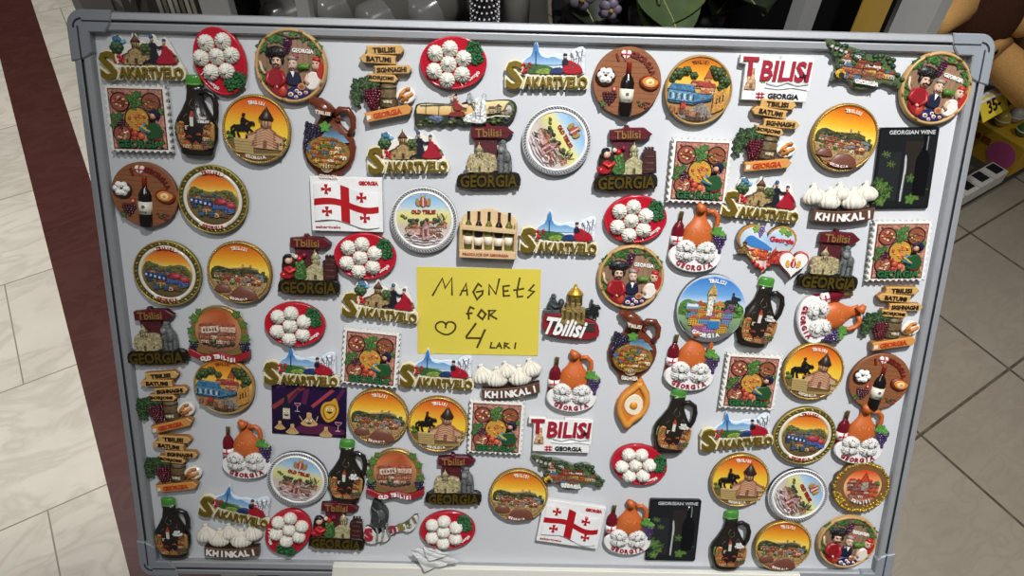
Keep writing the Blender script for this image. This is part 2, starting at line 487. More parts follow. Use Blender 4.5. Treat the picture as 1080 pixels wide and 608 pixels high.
# ---------------------------------------------------------------- shelving behind the board
def at(name, loc, ang=0.0):
    o = empty(name); o.location = loc; o.rotation_euler.z = ang; return o
rk = at('display_rack', T(1.0, .57, 0), ANG_T); tag(rk, 'grey steel display rack behind the upper right of the whiteboard, holding toys', 'rack')
GREY = C('#8d8d8b')
for b0 in (.855, 1.168, 2.75):
    MB().box(b0 - 1.0, .0, .034, .06 if b0 > 1 else .02, 0, 1.9, C('#b4b4b2') if b0 > 1 else GREY).build('upright', rk, 'steel', 1)
MB().box(.945, .24, 1.60, .46, .035, .06, C('#3a3733')).build('shelf', rk, 'dark', 1)
MB().box(.945, .24, 1.60, .46, .475, .495, C('#8a877f')).build('shelf', rk, 'steel', 1)
MB().box(.945, .05, 1.60, .02, 0, .035, C('#15130f')).build('kick_panel', rk, 'dark', 1)
MB().box(.80, .475, 1.95, .012, 0, 1.5, C('#100f0e')).build('back_panel', rk, 'dark', 1)  # near-black boards hold the shade of the rack interior in their colour
MB().box(.06, .26, .19, .4, .60, .62, C('#0a0a0a')).build('shelf', rk, 'dark', 1)
MB().box(.15, .25, .012, .42, 0, 1.5, C('#0d0c0c')).build('black_mask_panel', rk, 'dark', 1)  # added black sheet, hides the pale shelf so the gap stays dark

lr = at('glass_shelf_rack', (-.33, .88, 0)); tag(lr, 'pale grey shelf rack with thin posts behind the upper left of the whiteboard', 'rack')
for x, w_, y in ((-.034, .036, 0), (.075, .016, 0)):
    MB().box(x, y, w_, .02, 0, 1.9, C('#a3a39f')).build('upright', lr, 'steel', 1)
for x in (-.21, .375): MB().box(x, .31, .026, .02, 0, 1.9, C('#a3a39f')).build('upright', lr, 'steel', 1)
MB().box(.0825, .15, .625, .3, .78, .80, C('#35332f')).build('shelf', lr, 'steel', 1)
MB().box(.0825, .31, .60, .008, .80, 1.4, C('#1b1a18')).build('back_panel', lr, 'dark', 1)

bc = at('black_cabinet', (.215, 1.05, 0)); tag(bc, 'low black cabinet behind the middle of the whiteboard, carrying dark plants', 'cabinet')
MB().box(0, 0, .27, .22, .04, .785, C('#0d0d0e'), 0, .004).build('carcass', bc, 'dark', 1); MB().box(0, 0, .285, .235, .785, .80, C('#101011'), 0, .003).build('top_panel', bc, 'dark', 1); MB().box(0, 0, .25, .20, 0, .04, C('#0a0a0a')).build('plinth', bc, 'dark', 1)
for sx in (-1, 1): MB().prism(rect(sx * .068, -.113, .13, .008), .06, .77, C('#131314'), .002).build('door', bc, 'dark', 1)

# ---------------------------------------------------------------- small relief pieces shared by the souvenir designs
def house(mb, x, y, w, h, z, wall, roof, dz=1.2, win=None, gable=False):
    gable = gable or (int(x * 7 + y * 3) % 3 == 0)
    mb.box(x, y, w, h, z, z + dz, wall)
    win = win or C('#3b2a22'); n = max(1, int(w / 2.2))
    for r in range(max(1, int(h / 2.6))):
        for i in range(n):
            mb.box(x - w / 2 + w * (i + .5) / n, y - h / 2 + 1.3 + r * 2.4, w / n * .42, 1.25, z, z + dz + .25, win)
    t = y + h / 2
    if gable: p = [(x - w / 2 - .5, t - .2), (x + w / 2 + .5, t - .2), (x, t + w * .45)]
    else: p = [(x - w / 2 - .7, t - .3), (x + w / 2 + .7, t - .3), (x + w / 2 - .6, t + 1.9), (x - w / 2 + .6, t + 1.9)]
    mb.prism(p, z, z + dz + .8, roof, .3)
def tree(mb, x, y, r, z, col, rnd, n=5, h=1.0):
    for i in range(n):
        a = 2 * PI * i / n; q = r * .55
        mb.dome(x + q * math.cos(a), y + q * math.sin(a) * .9, z, r * .55, r * .55, r * .55 * h, jit(col, rnd, .35), 7, 3)
    mb.dome(x, y, z, r * .6, r * .6, r * .9 * h, jit(col, rnd, .25), 7, 3)
def leaf(mb, x, y, r, rot, z, col, vein=None, h=1.2):
    """five-lobed vine leaf"""
    p = []
    for i in range(30):
        a = 2 * PI * i / 30
        q = r * (.86 + .17 * math.cos(5 * a) + .05 * math.cos(15 * a))
        p.append((x + q * math.cos(a + rot), y + q * math.sin(a + rot)))
    mb.prism(p, z, z + h, col, .4)
    for k in (-2, -1, 0, 1, 2):
        a = rot + k * 2 * PI / 5
        mb.stroke([(x, y), (x + r * .8 * math.cos(a), y + r * .8 * math.sin(a))], .35, z, z + h + .15, vein or mixc(col, (.6, .9, .3), .25))
def grapes(mb, x, y, w, h, z, col, rnd, r=1.6, rot=0.0):
    rows = max(3, int(h / (r * 1.25)) + 1)
    cr, sr = math.cos(rot), math.sin(rot)
    for j in range(rows):
        t = j / (rows - 1); ww = w * (1 - t * t) ** .8; k = max(1, int(ww / (r * 1.45) + .5))
        for i in range(k):
            px = (i - (k - 1) / 2) * r * 1.5 + rnd.uniform(-.3, .3); py = h / 2 - t * h
            mb.dome(x + px * cr - py * sr, y + px * sr + py * cr, z, r, r, r * 1.1, jit(col, rnd, .3), 8, 4)
WALLS = ['#c9a272', '#b98254', '#d6c49a', '#a8684a', '#97805f', '#c4954e', '#7a848a']
ROOFS = ['#a5432f', '#8a3a2c', '#b65a38', '#6d4a3a', '#3f6d93', '#94564a']
def village(mb, clip, x0, x1, y0, y1, z, rnd, walls=WALLS, roofs=ROOFS, sz=6.0, trees=.2, win=None, green='#4a6a2c'):
    y = y1; k = 0
    while y > y0:
        x = x0 + rnd.uniform(0, sz)
        zz = z + .25 * k
        while x < x1:
            w = sz * rnd.uniform(.75, 1.35); h = sz * rnd.uniform(.6, 1.0)
            ok = all(clip(x + a * w * .62, y + b) for a in (-1, 1) for b in (-h / 2 - .5, h / 2 + 2.2))
            if ok:
                if rnd.random() < trees: tree(mb, x, y, w * .42, zz, C(green), rnd, 4)
                else: house(mb, x, y, w, h, zz, jit(C(rnd.choice(walls)), rnd), jit(C(rnd.choice(roofs)), rnd), 1.0, win)
            x += w * 1.05
        y -= sz * .8; k += 1
def incirc(cx, cy, r, ry=None):
    ry = ry or r
    return lambda x, y: ((x - cx) / r) ** 2 + ((y - cy) / ry) ** 2 < 1
def grad(stops):
    def f(x, y):
        if y <= stops[0][0]: return C(stops[0][1])
        for (a, ca), (b, cb) in zip(stops, stops[1:]):
            if y <= b: return mixc(C(ca), C(cb), (y - a) / (b - a))
        return C(stops[-1][1])
    return f
def church(mb, x, y, s, z, wall, roof, dz=1.4, dark=None):
    """drum-and-cone church, s = overall height"""
    dark = dark or C('#4a3526')
    mb.prism([(x - .42 * s, y), (x + .42 * s, y), (x + .42 * s, y + .27 * s), (x + .22 * s, y + .36 * s), (x - .22 * s, y + .36 * s), (x - .42 * s, y + .27 * s)], z, z + dz, wall, .3)
    mb.prism([(x - .46 * s, y + .25 * s), (x - .2 * s, y + .36 * s), (x - .2 * s, y + .4 * s), (x - .48 * s, y + .29 * s)], z, z + dz + .5, roof)
    mb.prism([(x + .46 * s, y + .25 * s), (x + .2 * s, y + .36 * s), (x + .2 * s, y + .4 * s), (x + .48 * s, y + .29 * s)], z, z + dz + .5, roof)
    mb.prism([(x - .2 * s, y), (x + .2 * s, y), (x + .2 * s, y + .42 * s), (x, y + .54 * s), (x - .2 * s, y + .42 * s)], z, z + dz + .8, wall, .3)
    mb.stroke([(x - .23 * s, y + .4 * s), (x, y + .55 * s), (x + .23 * s, y + .4 * s)], .035 * s, z, z + dz + 1.2, roof)
    mb.lathe([(y + .5 * s, .13 * s), (y + .72 * s, .13 * s)], .8, z, wall, 10, cx=x)
    mb.lathe([(y + .71 * s, .17 * s), (y + .93 * s, .012 * s)], .8, z, roof, 10, cx=x)
    mb.box(x, y + .965 * s, .018 * s, .07 * s, z, z + dz, roof)
    for dx, dy, w, h in ((0, .12, .09, .2), (-.3, .12, .05, .12), (.3, .12, .05, .12)):
        mb.prism([(x + (dx - w / 2) * s, y + (dy - h / 2) * s), (x + (dx + w / 2) * s, y + (dy - h / 2) * s), (x + (dx + w / 2) * s, y + (dy + h / 4) * s), (x + dx * s, y + (dy + h / 2) * s), (x + (dx - w / 2) * s, y + (dy + h / 4) * s)], z, z + dz + (1.0 if dx == 0 else .2), dark)
    for k in (-.07, 0, .07): mb.box(x + k * s, y + .61 * s, .022 * s, .12 * s, z, z + .13 * s * .8 + .3, dark)
def rider(mb, x, y, s, z, col, dz=1.6):
    """horse with rider, s = length"""
    P = lambda pts: [(x + a * s, y + b * s) for a, b in pts]
    mb.prism(smooth(P([(-.34, .1), (-.36, .3), (-.1, .34), (.12, .33), (.3, .52), (.44, .5), (.5, .36), (.42, .34), (.34, .38), (.26, .14), (.1, .08), (-.15, .06)]), 1), z, z + dz, col, .3)
    for pts in ([(-.3, .2), (-.38, .02), (-.34, -.22)], [(-.2, .16), (-.22, -.02), (-.14, -.2)], [(.16, .16), (.2, -.04), (.14, -.22)], [(.24, .2), (.38, .1), (.36, -.08)], [(-.35, .28), (-.48, .16), (-.46, -.08)]):
        mb.stroke(P(pts), .075 * s, z, z + dz * .8, col)
    mb.prism(smooth(P([(-.1, .3), (.1, .3), (.1, .56), (.04, .66), (-.06, .64), (-.1, .5)]), 1), z, z + dz + .5, col, .3)
    mb.dome(x, y + .74 * s, z, .075 * s, .08 * s, dz + .6, col)
    mb.stroke(P([(.04, .56), (.2, .5), (.28, .46)]), .06 * s, z, z + dz + .3, col)
def wine_bottle(mb, x, y, L, r, z, col, cap, rot=0.0, d=.8):
    mb.lathe([(-.5 * L, r * .92), (-.48 * L, r), (.12 * L, r), (.2 * L, r * .82), (.27 * L, r * .42), (.34 * L, r * .34)], d, z, col, 10, x, y, rot)
    mb.lathe([(.3 * L, r * .4), (.48 * L, r * .38), (.49 * L, r * .44), (.5 * L, r * .3)], d, z, cap, 10, x, y, rot)
def beads(mb, r, n, z, br, col, ry=None):
    for i in range(n):
        a = 2 * PI * i / n
        mb.dome(r * math.cos(a), (ry or r) * math.sin(a), z, br, br, br, col, 6, 2)
def heart(cx, cy, w, h, n=36):
    p = []
    for i in range(n):
        t = 2 * PI * i / n
        p.append((cx + w / 2 * math.sin(t) ** 3, cy + h / 2 * ((13 * math.cos(t) - 5 * math.cos(2 * t) - 2 * math.cos(3 * t) - math.cos(4 * t)) / 14.5 + .16)))
    return p
WHITE, BLACK, CREAM = '#f4f2ec', '#17151a', '#e9dfc0'
PROTO = {}
def proto(name, group):
    def deco(fn): PROTO[fn.__name__] = (name, fn, group); return fn
    return deco

# ---------------------------------------------------------------- the magnet designs
def sak_letters(root):
    gold = C('#8a7426')
    b = MB()
    b.text('S', -32.5, -7, 30, 0, 4.2, C(CREAM), .08)
    b.text('AKARTVELO', 8.5, -13.6, 14.5, 0, 4.2, C(CREAM), .085, w=67)
    b.box(8, -13.5, 64, 9, 0, 3.2, C('#a8986a'))
    b.build('letter_backing', root, 'matte')
    MB().text('S', -32.5, -7, 27, 4, 7.2, gold, .03).build('initial_letter', root, 'gilt')
    MB().text('AKARTVELO', 8.5, -13.6, 11, 4, 6.6, gold, .028, w=63).build('lettering', root, 'gilt')

@proto('church_word_magnet', 'gold SAKARTVELO magnets with a church and dancers')
def sakA():
    root = empty('church_word_magnet'); rnd = random.Random(1)
    sil = smooth([(-38, -8), (-29, 8), (-29, 16), (-24, 22), (-17, 20), (-14, 12), (-9, 16), (-7, 24), (-4, 24), (-2, 17), (5, 16), (9, 10), (10, 18), (11, 23), (15, 22), (18, 15), (23, 20), (27, 19), (31, 9), (38, -4), (40, -12), (-36, -14)], 1)
    MB().prism(sil, 0, 3.0, C('#e6e2d6'), .6).build('backdrop', root, 'matte')
    t = MB()
    tree(t, -23, 10, 6.5, 3, C('#3f5b36'), rnd, 6); tree(t, -22, 17, 4.5, 3, C('#4c7fa0'), rnd, 5)
    t.dome(-16.5, 15, 3, 3, 2.2, 2, C('#6ea6cf')); t.build('tree', root, 'relief'); t = MB(); tree(t, 5, 8, 6.5, 3, C('#4a5a2e'), rnd, 6)
    t.build('tree', root, 'relief')
    t = MB(); t.prism(smooth([(-26, -8), (-20, 0), (0, 2), (14, 1), (24, 4), (33, 6), (38, -6)], 1), 2.6, 3.5, C('#7d7350'), .3)
    for i in range(16): t.dome(rnd.uniform(6, 34), rnd.uniform(-6, 1), 3, 2.2, 1.7, 1.6, jit(C(rnd.choice(['#6a6038', '#4a4a2c', '#8a7a50'])), rnd, .3), 7, 3)
    t.build('hillside', root, 'relief')
    f = MB()
    for i in range(9): f.dome(-21 + rnd.uniform(-5, 5), -1 + rnd.uniform(-4, 4), 3, 2, 2, 2.2, jit(C('#b5202a'), rnd, .3), 7, 3)
    f.build('flower', root, 'resin')
    c = MB(); church(c, -4.5, -6, 30, 3, C('#a88d5c'), C('#6a4434'), 2.0); c.box(6, -3, 8, 7, 3, 4.6, C('#8f7b4a')); c.box(9, -4, 10, 3, 3, 5, C('#2c2a20')); c.build('church', root, 'relief')
    m = MB(); k = C('#1b1d2a')
    m.prism(smooth([(9, -4), (18, -4), (17, 3), (15, 9), (16, 14), (12, 15), (9, 14), (10, 6)], 1), 3, 5.4, k, .5)
    m.stroke([(13, 13), (18, 10), (22, 11)], 1.8, 3, 6, k); m.stroke([(12, 0), (6, -3), (2, -5)], 2.2, 3, 5.6, k)
    m.dome(11.8, 17, 3, 1.7, 2, 2.6, C('#c08a68')); m.dome(11.3, 20, 3, 2.2, 2.4, 2.8, C('#2f5f8c')); m.build('dancing_man', root)
    w = MB(); r = C('#a3182c')
    w.prism(smooth([(13, -6), (36, -6), (32, 1), (28, 6), (26, 12), (21, 12), (21, 5), (16, 0)], 1), 3, 6.0, r, .8)
    w.stroke([(24, 11), (29, 7), (32, 3)], 1.6, 3, 6.2, r)
    w.dome(23.3, 14.5, 3, 1.6, 1.9, 3, C('#d2a184')); w.dome(23.4, 16.6, 3, 2, 1.8, 2.6, C('#3a4a66')); w.build('dancing_woman', root)
    sak_letters(root); return root

@proto('mountain_word_magnet', 'gold SAKARTVELO magnets with a blue mountain and horses')
def sakM():
    root = empty('mountain_word_magnet'); rnd = random.Random(2)
    sil = smooth([(-30, -10), (-26, 6), (-20, 10), (-14, 14), (-12.5, 25.5), (-10, 25.5), (-8, 14), (2, 11), (10, 14), (20, 12), (24, 17), (33, 21), (38, 18), (37, 10), (38, -10)], 1)
    MB().prism(sil, 0, 3.0, C('#d9e2ea'), .6).build('backdrop', root, 'matte')
    g = MB()
    g.prism(smooth([(-25, 3), (-22, 8), (-15, 12), (-12.2, 24), (-10.4, 24), (-8, 12), (-1, 9), (6, 11), (13, 8), (18, 9), (20, 2)], 1), 3, 4.0, lambda x, y: mixc(C('#a8cbe6'), C('#3f7fb8'), max(0, min(1, (y - 2) / 12))), .4)
    g.box(-11.3, 8, 1.1, 14, 3, 5, C('#2f4f74'))
    g.build('mountain', root)
    h = MB()
    h.prism(smooth([(-24, -6), (-22, 3), (-14, 4), (-4, 3), (4, 1), (10, -3), (12, -6)], 1), 3, 5.0, C('#3f6430'), .6)
    h.prism(smooth([(-14, -6), (-6, 0), (2, -1), (6, -6)], 1), 3, 5.6, C('#86a03c'), .5)
    h.prism(smooth([(0, -6), (5, 0), (15, 1), (18, -6)], 1), 3, 6.0, C('#1f3564'), .6)
    h.build('hillside', root, 'relief')
    f = MB()
    for i in range(12): f.dome(-22 + rnd.uniform(-4.5, 5), -1 + rnd.uniform(-5, 5), 3, 2, 2, 3, jit(C('#b01c28'), rnd, .35), 7, 3)
    f.build('flower', root)
    r = MB()
    r.prism(smooth([(13, -6), (36, -6), (33, 2), (26, 6), (20, 8), (16, 3)], 1), 3, 6, C('#a81626'), .7)
    r.dome(17.5, 10, 3, 1.8, 2, 3, C('#c99a80')); r.dome(17.5, 12.4, 3, 2.2, 1.6, 2.6, C('#20232e')); r.prism(smooth([(14.5, 8.5), (20.5, 8.5), (21, 2), (15, 2)], 1), 3, 6.2, C('#241c24'), .5)
    r.build('rider_figure', root)
    w = MB()
    for dx, dy, s in ((0, 0, 1), (5, 2, .85)):
        w.prism(smooth([(22 + dx, 2 + dy), (24 + dx, 10 + dy), (22 + dx, 15 + dy), (27 + dx, 14 + dy), (30 + dx, 17 + dy), (32 + dx, 12 + dy), (30 + dx, 4 + dy), (30 + dx, -5)], 1), 3, 5.4 - dx * .15, C('#dfe2e6'), .6)
        w.stroke([(23 + dx, 14 + dy), (26 + dx, 8 + dy), (25 + dx, 0 + dy)], .9, 3, 6, C('#5f686f')); w.stroke([(29 + dx, 15 + dy), (28 + dx, 6 + dy)], .8, 3, 6, C('#6f787f'))
    w.build('horse', root, 'relief')
    sak_letters(root); return root

@proto('dumpling_plate_magnet', 'red oval dumpling plate magnets')
def plate():
    root = empty('dumpling_plate_magnet'); rnd = random.Random(3)
    b = MB(); b.disc(0, 0, 33, 25.5, 0, 4.5, C('#b3182a'), 1.4, 48, side=C('#86101e')); b.ring(0, 0, 31.5, 1.3, 3.8, 1.1, C('#bf2030'), ry=24)
    b.build('plate', root, 'gloss')
    for i, (x, y) in enumerate([(-2.5, 13.4), (-17, 9.5), (10.5, 4.2), (-4.5, -1), (-19, -7), (8, -11), (-7, -16.2)]):
        MB().dumpling(x, y, 4.2, 7.7, 7, C('#e4e0d4'), lean=(rnd.uniform(-1, 1), rnd.uniform(-1, 1))).build('dumpling', root, 'matte')
    p = MB()
    for i in range(120):
        a = rnd.uniform(0, 2 * PI); q = math.sqrt(rnd.random())
        p.dome(21.5 + 7.8 * q * math.cos(a) - 2 * q * math.sin(a), 9 + 11 * q * math.sin(a), 4 + rnd.uniform(0, 1.8), 1.7, 1.7, 2.2, jit(C('#1f5a2c'), rnd, .5), 6, 3)
    p.build('parsley', root, 'relief')
    t = MB(); t.text('I', 7.5, -20.5, 3.6, 4.4, 5.2, C(WHITE), .02, rot=.45); t.prism(heart(11.2, -18.6, 3.2, 3.2), 4.4, 5.2, C(WHITE)); t.text('Georgia', 20, -13, 4.6, 4.4, 5.2, C(WHITE), .02, w=13, rot=.62, shear=.3)
    t.build('lettering', root); return root

@proto('feast_magnet', 'round wicker-rimmed feast scene magnets')
def feast():
    root = empty('feast_magnet'); rnd = random.Random(4)
    b = MB(); b.disc(0, 0, 34, 34, 0, 3.5, C('#8a6a4c'), .5, 48)
    for i in range(13):
        x = -31 + i * 5.1; hw = 2.35; y = math.sqrt(max(0, 33 ** 2 - (abs(x) + hw) ** 2))
        if y > 3: b.box(x, 0, hw * 2, 2 * y, 3, 4.0, jit(C('#8f7158'), rnd, .15), 0, .25)
    b.build('wooden_back', root)
    b = MB(); b.ring(0, 0, 33.6, 2.3, 1.2, 5.2, C('#c09a62'))
    for a in (70, 130, 205, 255, 330, 25):
        t = math.radians(a); b.tube([(33.6 * math.cos(t + k), 33.6 * math.sin(t + k), 6.0) for k in (-.06, 0, .06)], 1.1, C('#8f6a3a'), 6)
    b.build('rim', root)
    for x, y, r, rot in ((-9, 26, 7, -1.2), (-27, 17, 6.5, .5), (23, 21, 5.5, 2.0), (4, 29, 4.5, .3), (-25, -13, 5, .9), (28, 13, 4, 1.2), (-17, 25, 5, 2), (14, 27, 5, .8), (-29, -4, 4.5, 2.6), (-22, -22, 4, 1.9), (29, 18, 3.6, .4)):
        m = MB(); leaf(m, x, y, r, rot, 4, jit(C('#2f5c26'), rnd, .25)); m.build('vine_leaf', root)
    m = MB(); grapes(m, -2.5, 18.5, 9, 13, 4, C('#4a1a38'), rnd, 1.5); m.build('grapes', root, 'gloss')
    m = MB(); m.tube([(-14, 30, 5), (2, 26, 5.6), (14, 27, 5), (25, 24, 5.6), (30, 15, 5.2)], .7, C('#5a3a20'), 6); m.build('vine', root)
    MB().text('GEORGIA', 12.5, 14.3, 4, 4, 5.2, C(WHITE), .03, w=21, rot=-.06).build('lettering', root)
    skin = C('#d9b49a')
    def face(m, x, y, r, z, hair, mous):
        m.dome(x, y, z, r, r * 1.25, 4.2, skin, 12, 5)
        for s in (-1, 1):
            m.dome(x + s * r * .36, y + r * .3, z + 3.4, r * .17, r * .13, .8, C('#1c1414'), 6, 2)
            m.stroke([(x + s * r * .15, y + r * .55), (x + s * r * .6, y + r * .52)], r * .14, z, z + 4, hair)
        m.dome(x, y, z + 3, r * .16, r * .32, 1.9, skin, 6, 3)
        if mous: m.stroke([(x - r * .55, y - r * .48), (x, y - r * .28), (x + r * .55, y - r * .48)], r * .24, z, z + 4.4, hair)
        m.stroke([(x - r * .25, y - r * .75), (x + r * .25, y - r * .75)], r * .14, z, z + 4, C('#8f2f2c'))
    # the three sitters
    m = MB(); red = C('#8f1820')
    m.prism(smooth([(-24, -20), (-23, -8), (-18, -3), (-9, -3), (-6, -10), (-4, -22), (-6, -30), (-15, -30)], 2), 4, 7, red, 1.2)
    m.tube([(-21, -6, 6.5), (-24, -14, 7), (-17, -19, 8)], 2.2, C('#a3222a')); m.tube([(-9, -6, 6.5), (-6, -14, 7.5), (-12, -20, 8)], 2.2, C('#a3222a'))
    m.dome(-9, -24, 6, 4.5, 6, 2.6, C('#b9402c')); m.dome(-13, -20, 7.5, 2, 1.8, 1.6, skin)
    m.tube([(-30, 4, 5), (-28, -4, 5.5), (-25, -8, 6)], 1.4, skin)
    face(m, -13.5, 3, 4.9, 4.6, C('#17120f'), True)
    m.dome(-14, 12, 4.4, 10.4, 6.4, 3.6, C('#15110f'), 16, 4)
    for i in range(90):
        a = rnd.uniform(0, 2 * PI); q = math.sqrt(rnd.random())
        m.dome(-14 + 10 * q * math.cos(a), 12 + 5.6 * q * math.sin(a), 4.5 + 3.2 * (1 - q * q), 1.3, 1.3, 1.2, jit(C('#1a1614'), rnd, .4), 6, 2)
    for s in (-1, 1): m.dome(-13.5 + s * 5.6, 5, 4.4, 1.8, 4, 2.5, C('#1a1614'))
    m.build('red_robed_man', root)
    m = MB()
    m.prism(smooth([(-6, -19), (-4.5, -8), (-1, -5), (5, -5), (9, -8), (10, -19)], 2), 4, 6.6, C('#1b2036'), 1.2)
    m.prism([(0, -5), (4, -5), (2.2, -11)], 4, 7, C(WHITE)); face(m, 2, 1, 4.6, 4.4, C('#b5aba4'), True)
    m.dome(2.2, 7.4, 4.6, 5, 2.6, 3.4, C('#9a8f88')); m.dome(5, 9, 4.6, 3, 2, 3, C('#b8474f'))
    m.build('dark_suited_man', root)
    m = MB()
    m.prism(smooth([(13, -20), (15, -9), (19, -5), (25, -5), (30, -8), (29, -14), (24, -22), (18, -23)], 2), 4, 6.8, C('#e6ddd2'), 1.2)
    m.prism(smooth([(24, -2), (31, 6), (33, -1), (30.5, -12), (26, -12)], 2), 4, 7, C('#b02a22'), .8)
    face(m, 24.5, 1, 4.4, 4.6, C('#5a3a2a'), False); m.dome(25.5, 6.4, 4.6, 4.2, 3, 3.4, C('#b3261f')); m.tube([(17, -8, 6.4), (14, -13, 7), (17, -17, 7)], 1.6, skin)
    m.build('white_dressed_woman', root)
    m = MB(); m.tube([(8, -2, 6), (12, 0, 6.6), (17, -1, 6.6), (19, 4, 6)], [3.2, 3, 2.2, .9], C('#4f7d2c')); m.build('drinking_horn', root)
    m = MB(); m.prism(smooth([(-7, -24), (2, -19), (14, -22), (20, -24), (13, -30), (2, -32.5), (-6, -31)], 1), 4, 6.2, C('#231f55'), .7); m.build('table', root)
    for x, y, r, c in ((-1, -27, 2.6, '#e9e4dc'), (5, -23.5, 2, '#efe9e0'), (8, -26, 2.2, '#f0ece6'), (10, -19.5, 4, '#c08a62'), (14, -25, 2, '#d8c8c0'), (4, -29.5, 2, '#cfd3e6')):
        m = MB(); m.disc(x, y, r, r * .85, 6, 7.2, C(c), .4, 16); m.disc(x, y, r * .6, r * .5, 7, 7.6, jit(C('#b3613c'), rnd, .3), .2, 10); m.build('dish', root, 'gloss')
    return root

@proto('stamp_magnet', 'postage-stamp shaped GEORGIA magnets')
def stamp():
    root = empty('stamp_magnet'); rnd = random.Random(5)
    p = []; W, H = 62, 66
    def edge(x0, y0, x1, y1, n):
        q = []; dx, dy = (x1 - x0) / n, (y1 - y0) / n; L = math.hypot(dx, dy); nx, ny = -dy / L, dx / L
        for i in range(n):
            bx, by = x0 + dx * i, y0 + dy * i
            for t, d in ((0, 0), (.3, 0), (.4, 1.3), (.65, 1.7), (.9, 1.3)): q.append((bx + dx * t + nx * d, by + dy * t + ny * d))
        return q
    c = [(-W / 2, -H / 2), (W / 2, -H / 2), (W / 2, H / 2), (-W / 2, H / 2)]
    for i in range(4): p += edge(*c[i], *c[(i + 1) % 4], 10)
    MB().prism(p, 0, 6, C('#ebe8e0'), .3, side=C('#e0dcd2')).build('perforated_base', root, 'matte')
    b = MB(); b.box(0, 0, 54, 59, 5.8, 6.5, C('#5c2f22')); b.box(0, 0, 52, 57, 5.8, 6.9, C('#c0826e')); b.build('picture_panel', root, 'relief')
    z = 6.8
    m = MB()
    for x, y in ((-6, 20), (0, 23), (3, 16), (-2, 12), (-20, -1), (-17, 3), (-23, 2), (3, 24), (-1, 17), (23, 8), (-24, -6), (21, -22)):
        m = MB(); leaf(m, x, y, 4.2, rnd.uniform(0, 6), z, jit(C('#37612b'), rnd, .3)); m.build('vine_leaf', root)
    m = MB(); grapes(m, -17, -6, 9, 9, z, C('#4a1730'), rnd, 1.4); m.build('grapes', root, 'gloss'); m = MB(); grapes(m, 20, 4, 7, 9, z, C('#3a2450'), rnd, 1.4); m.build('grapes', root, 'gloss')
    m = MB()
    for i in range(26):
        x = rnd.uniform(-24, 24); y = rnd.uniform(-19, 26); s = rnd.uniform(1.2, 2.6)
        m.dome(x, y, z, s, s * .8, s * .6, jit(C(rnd.choice(['#5a2f1e', '#37552a', '#6a3a2a', '#8a5a34', '#2c3f22', '#a8462e', '#3f2440'])), rnd, .3), 7, 3, rnd.uniform(0, 3))
    m.build('filling_relief', root, 'relief')
    def dish(x, y, r, bgc, cols, name):
        m = MB(); m.disc(x, y, r, r, z, z + .9, C(bgc), .2, 28); m.ring(x, y, r, .7, z + .4, 1.2, C('#2e1714'), 28, 4)
        for i in range(26):
            a = rnd.uniform(0, 2 * PI); q = r * .75 * math.sqrt(rnd.random()); s = rnd.uniform(1, 2)
            m.dome(x + q * math.cos(a), y + q * math.sin(a) * .8 - .6, z + .8, s, s * .8, s * .9, jit(C(rnd.choice(cols)), rnd, .25), 7, 3)
        m.build(name, root)
    dish(-15.5, 16.5, 9, '#9c5040', ['#d9a878', '#6b3a26', '#a8462e', '#e3c9a0'], 'round_vignette')
    dish(15, 16.5, 9, '#8f5236', ['#8a5a34', '#c99a5a', '#6a3a20', '#5a6a2c'], 'round_vignette')
    dish(0, 0, 12, '#c4943a', ['#a8462e', '#c97a3a', '#8a3a26', '#d99a4a', '#b3562e'], 'round_vignette')
    dish(-16.5, -14.5, 8.5, '#9c5442', ['#d9b890', '#a86a4a', '#e3cfae', '#8a4a36'], 'round_vignette')
    m = MB()
    m.prism(smooth([(7, -17), (8, -6), (14, -3), (22, -4), (24, -14), (22, -19), (10, -20)], 2), z, z + 2.6, C('#23502c'), .8)
    m.dome(16, 3.5, z, 3.4, 4, 4, C('#d2a07c')); m.prism(smooth([(11, 6), (18, 11), (23, 8), (23, 1), (20, 3), (17, 7)], 1), z, z + 4.2, C('#22203a'), .5)
    m.stroke([(12, 0), (18, .5)], 1.2, z, z + 4.4, C('#2a1a14')); m.tube([(8, -4, z + 2), (3, -9, z + 2.5), (12, -13, z + 3)], 1.7, C('#3f7fa0')); m.stroke([(4, -6), (12, -12)], 1.6, z, z + 4, C('#d9b53a'))
    m.dome(17, -19, z, 7, 3, 2.4, C('#8a1f22'))
    m.build('seated_figure', root)
    m = MB()
    for x, y, r, c in ((-4, -14, 4, '#b8452c'), (2, -17, 3.6, '#c4643a'), (-8, -9, 3, '#a83428'), (4, -11, 2.6, '#d9a24a'), (-5, -19, 3, '#a8402c')): m.dome(x, y, z, r, r, r * .7, C(c))
    m.build('fruit', root)
    m = MB(); m.text('GEORGIA', 0, -24.2, 8.4, z, z + 1.2, C('#12271a'), .07, w=46); m.text('GEORGIA', 0, -24.2, 7, z + 1, z + 2.4, C('#2c6a3c'), .03, w=44); m.build('lettering', root)
    return root

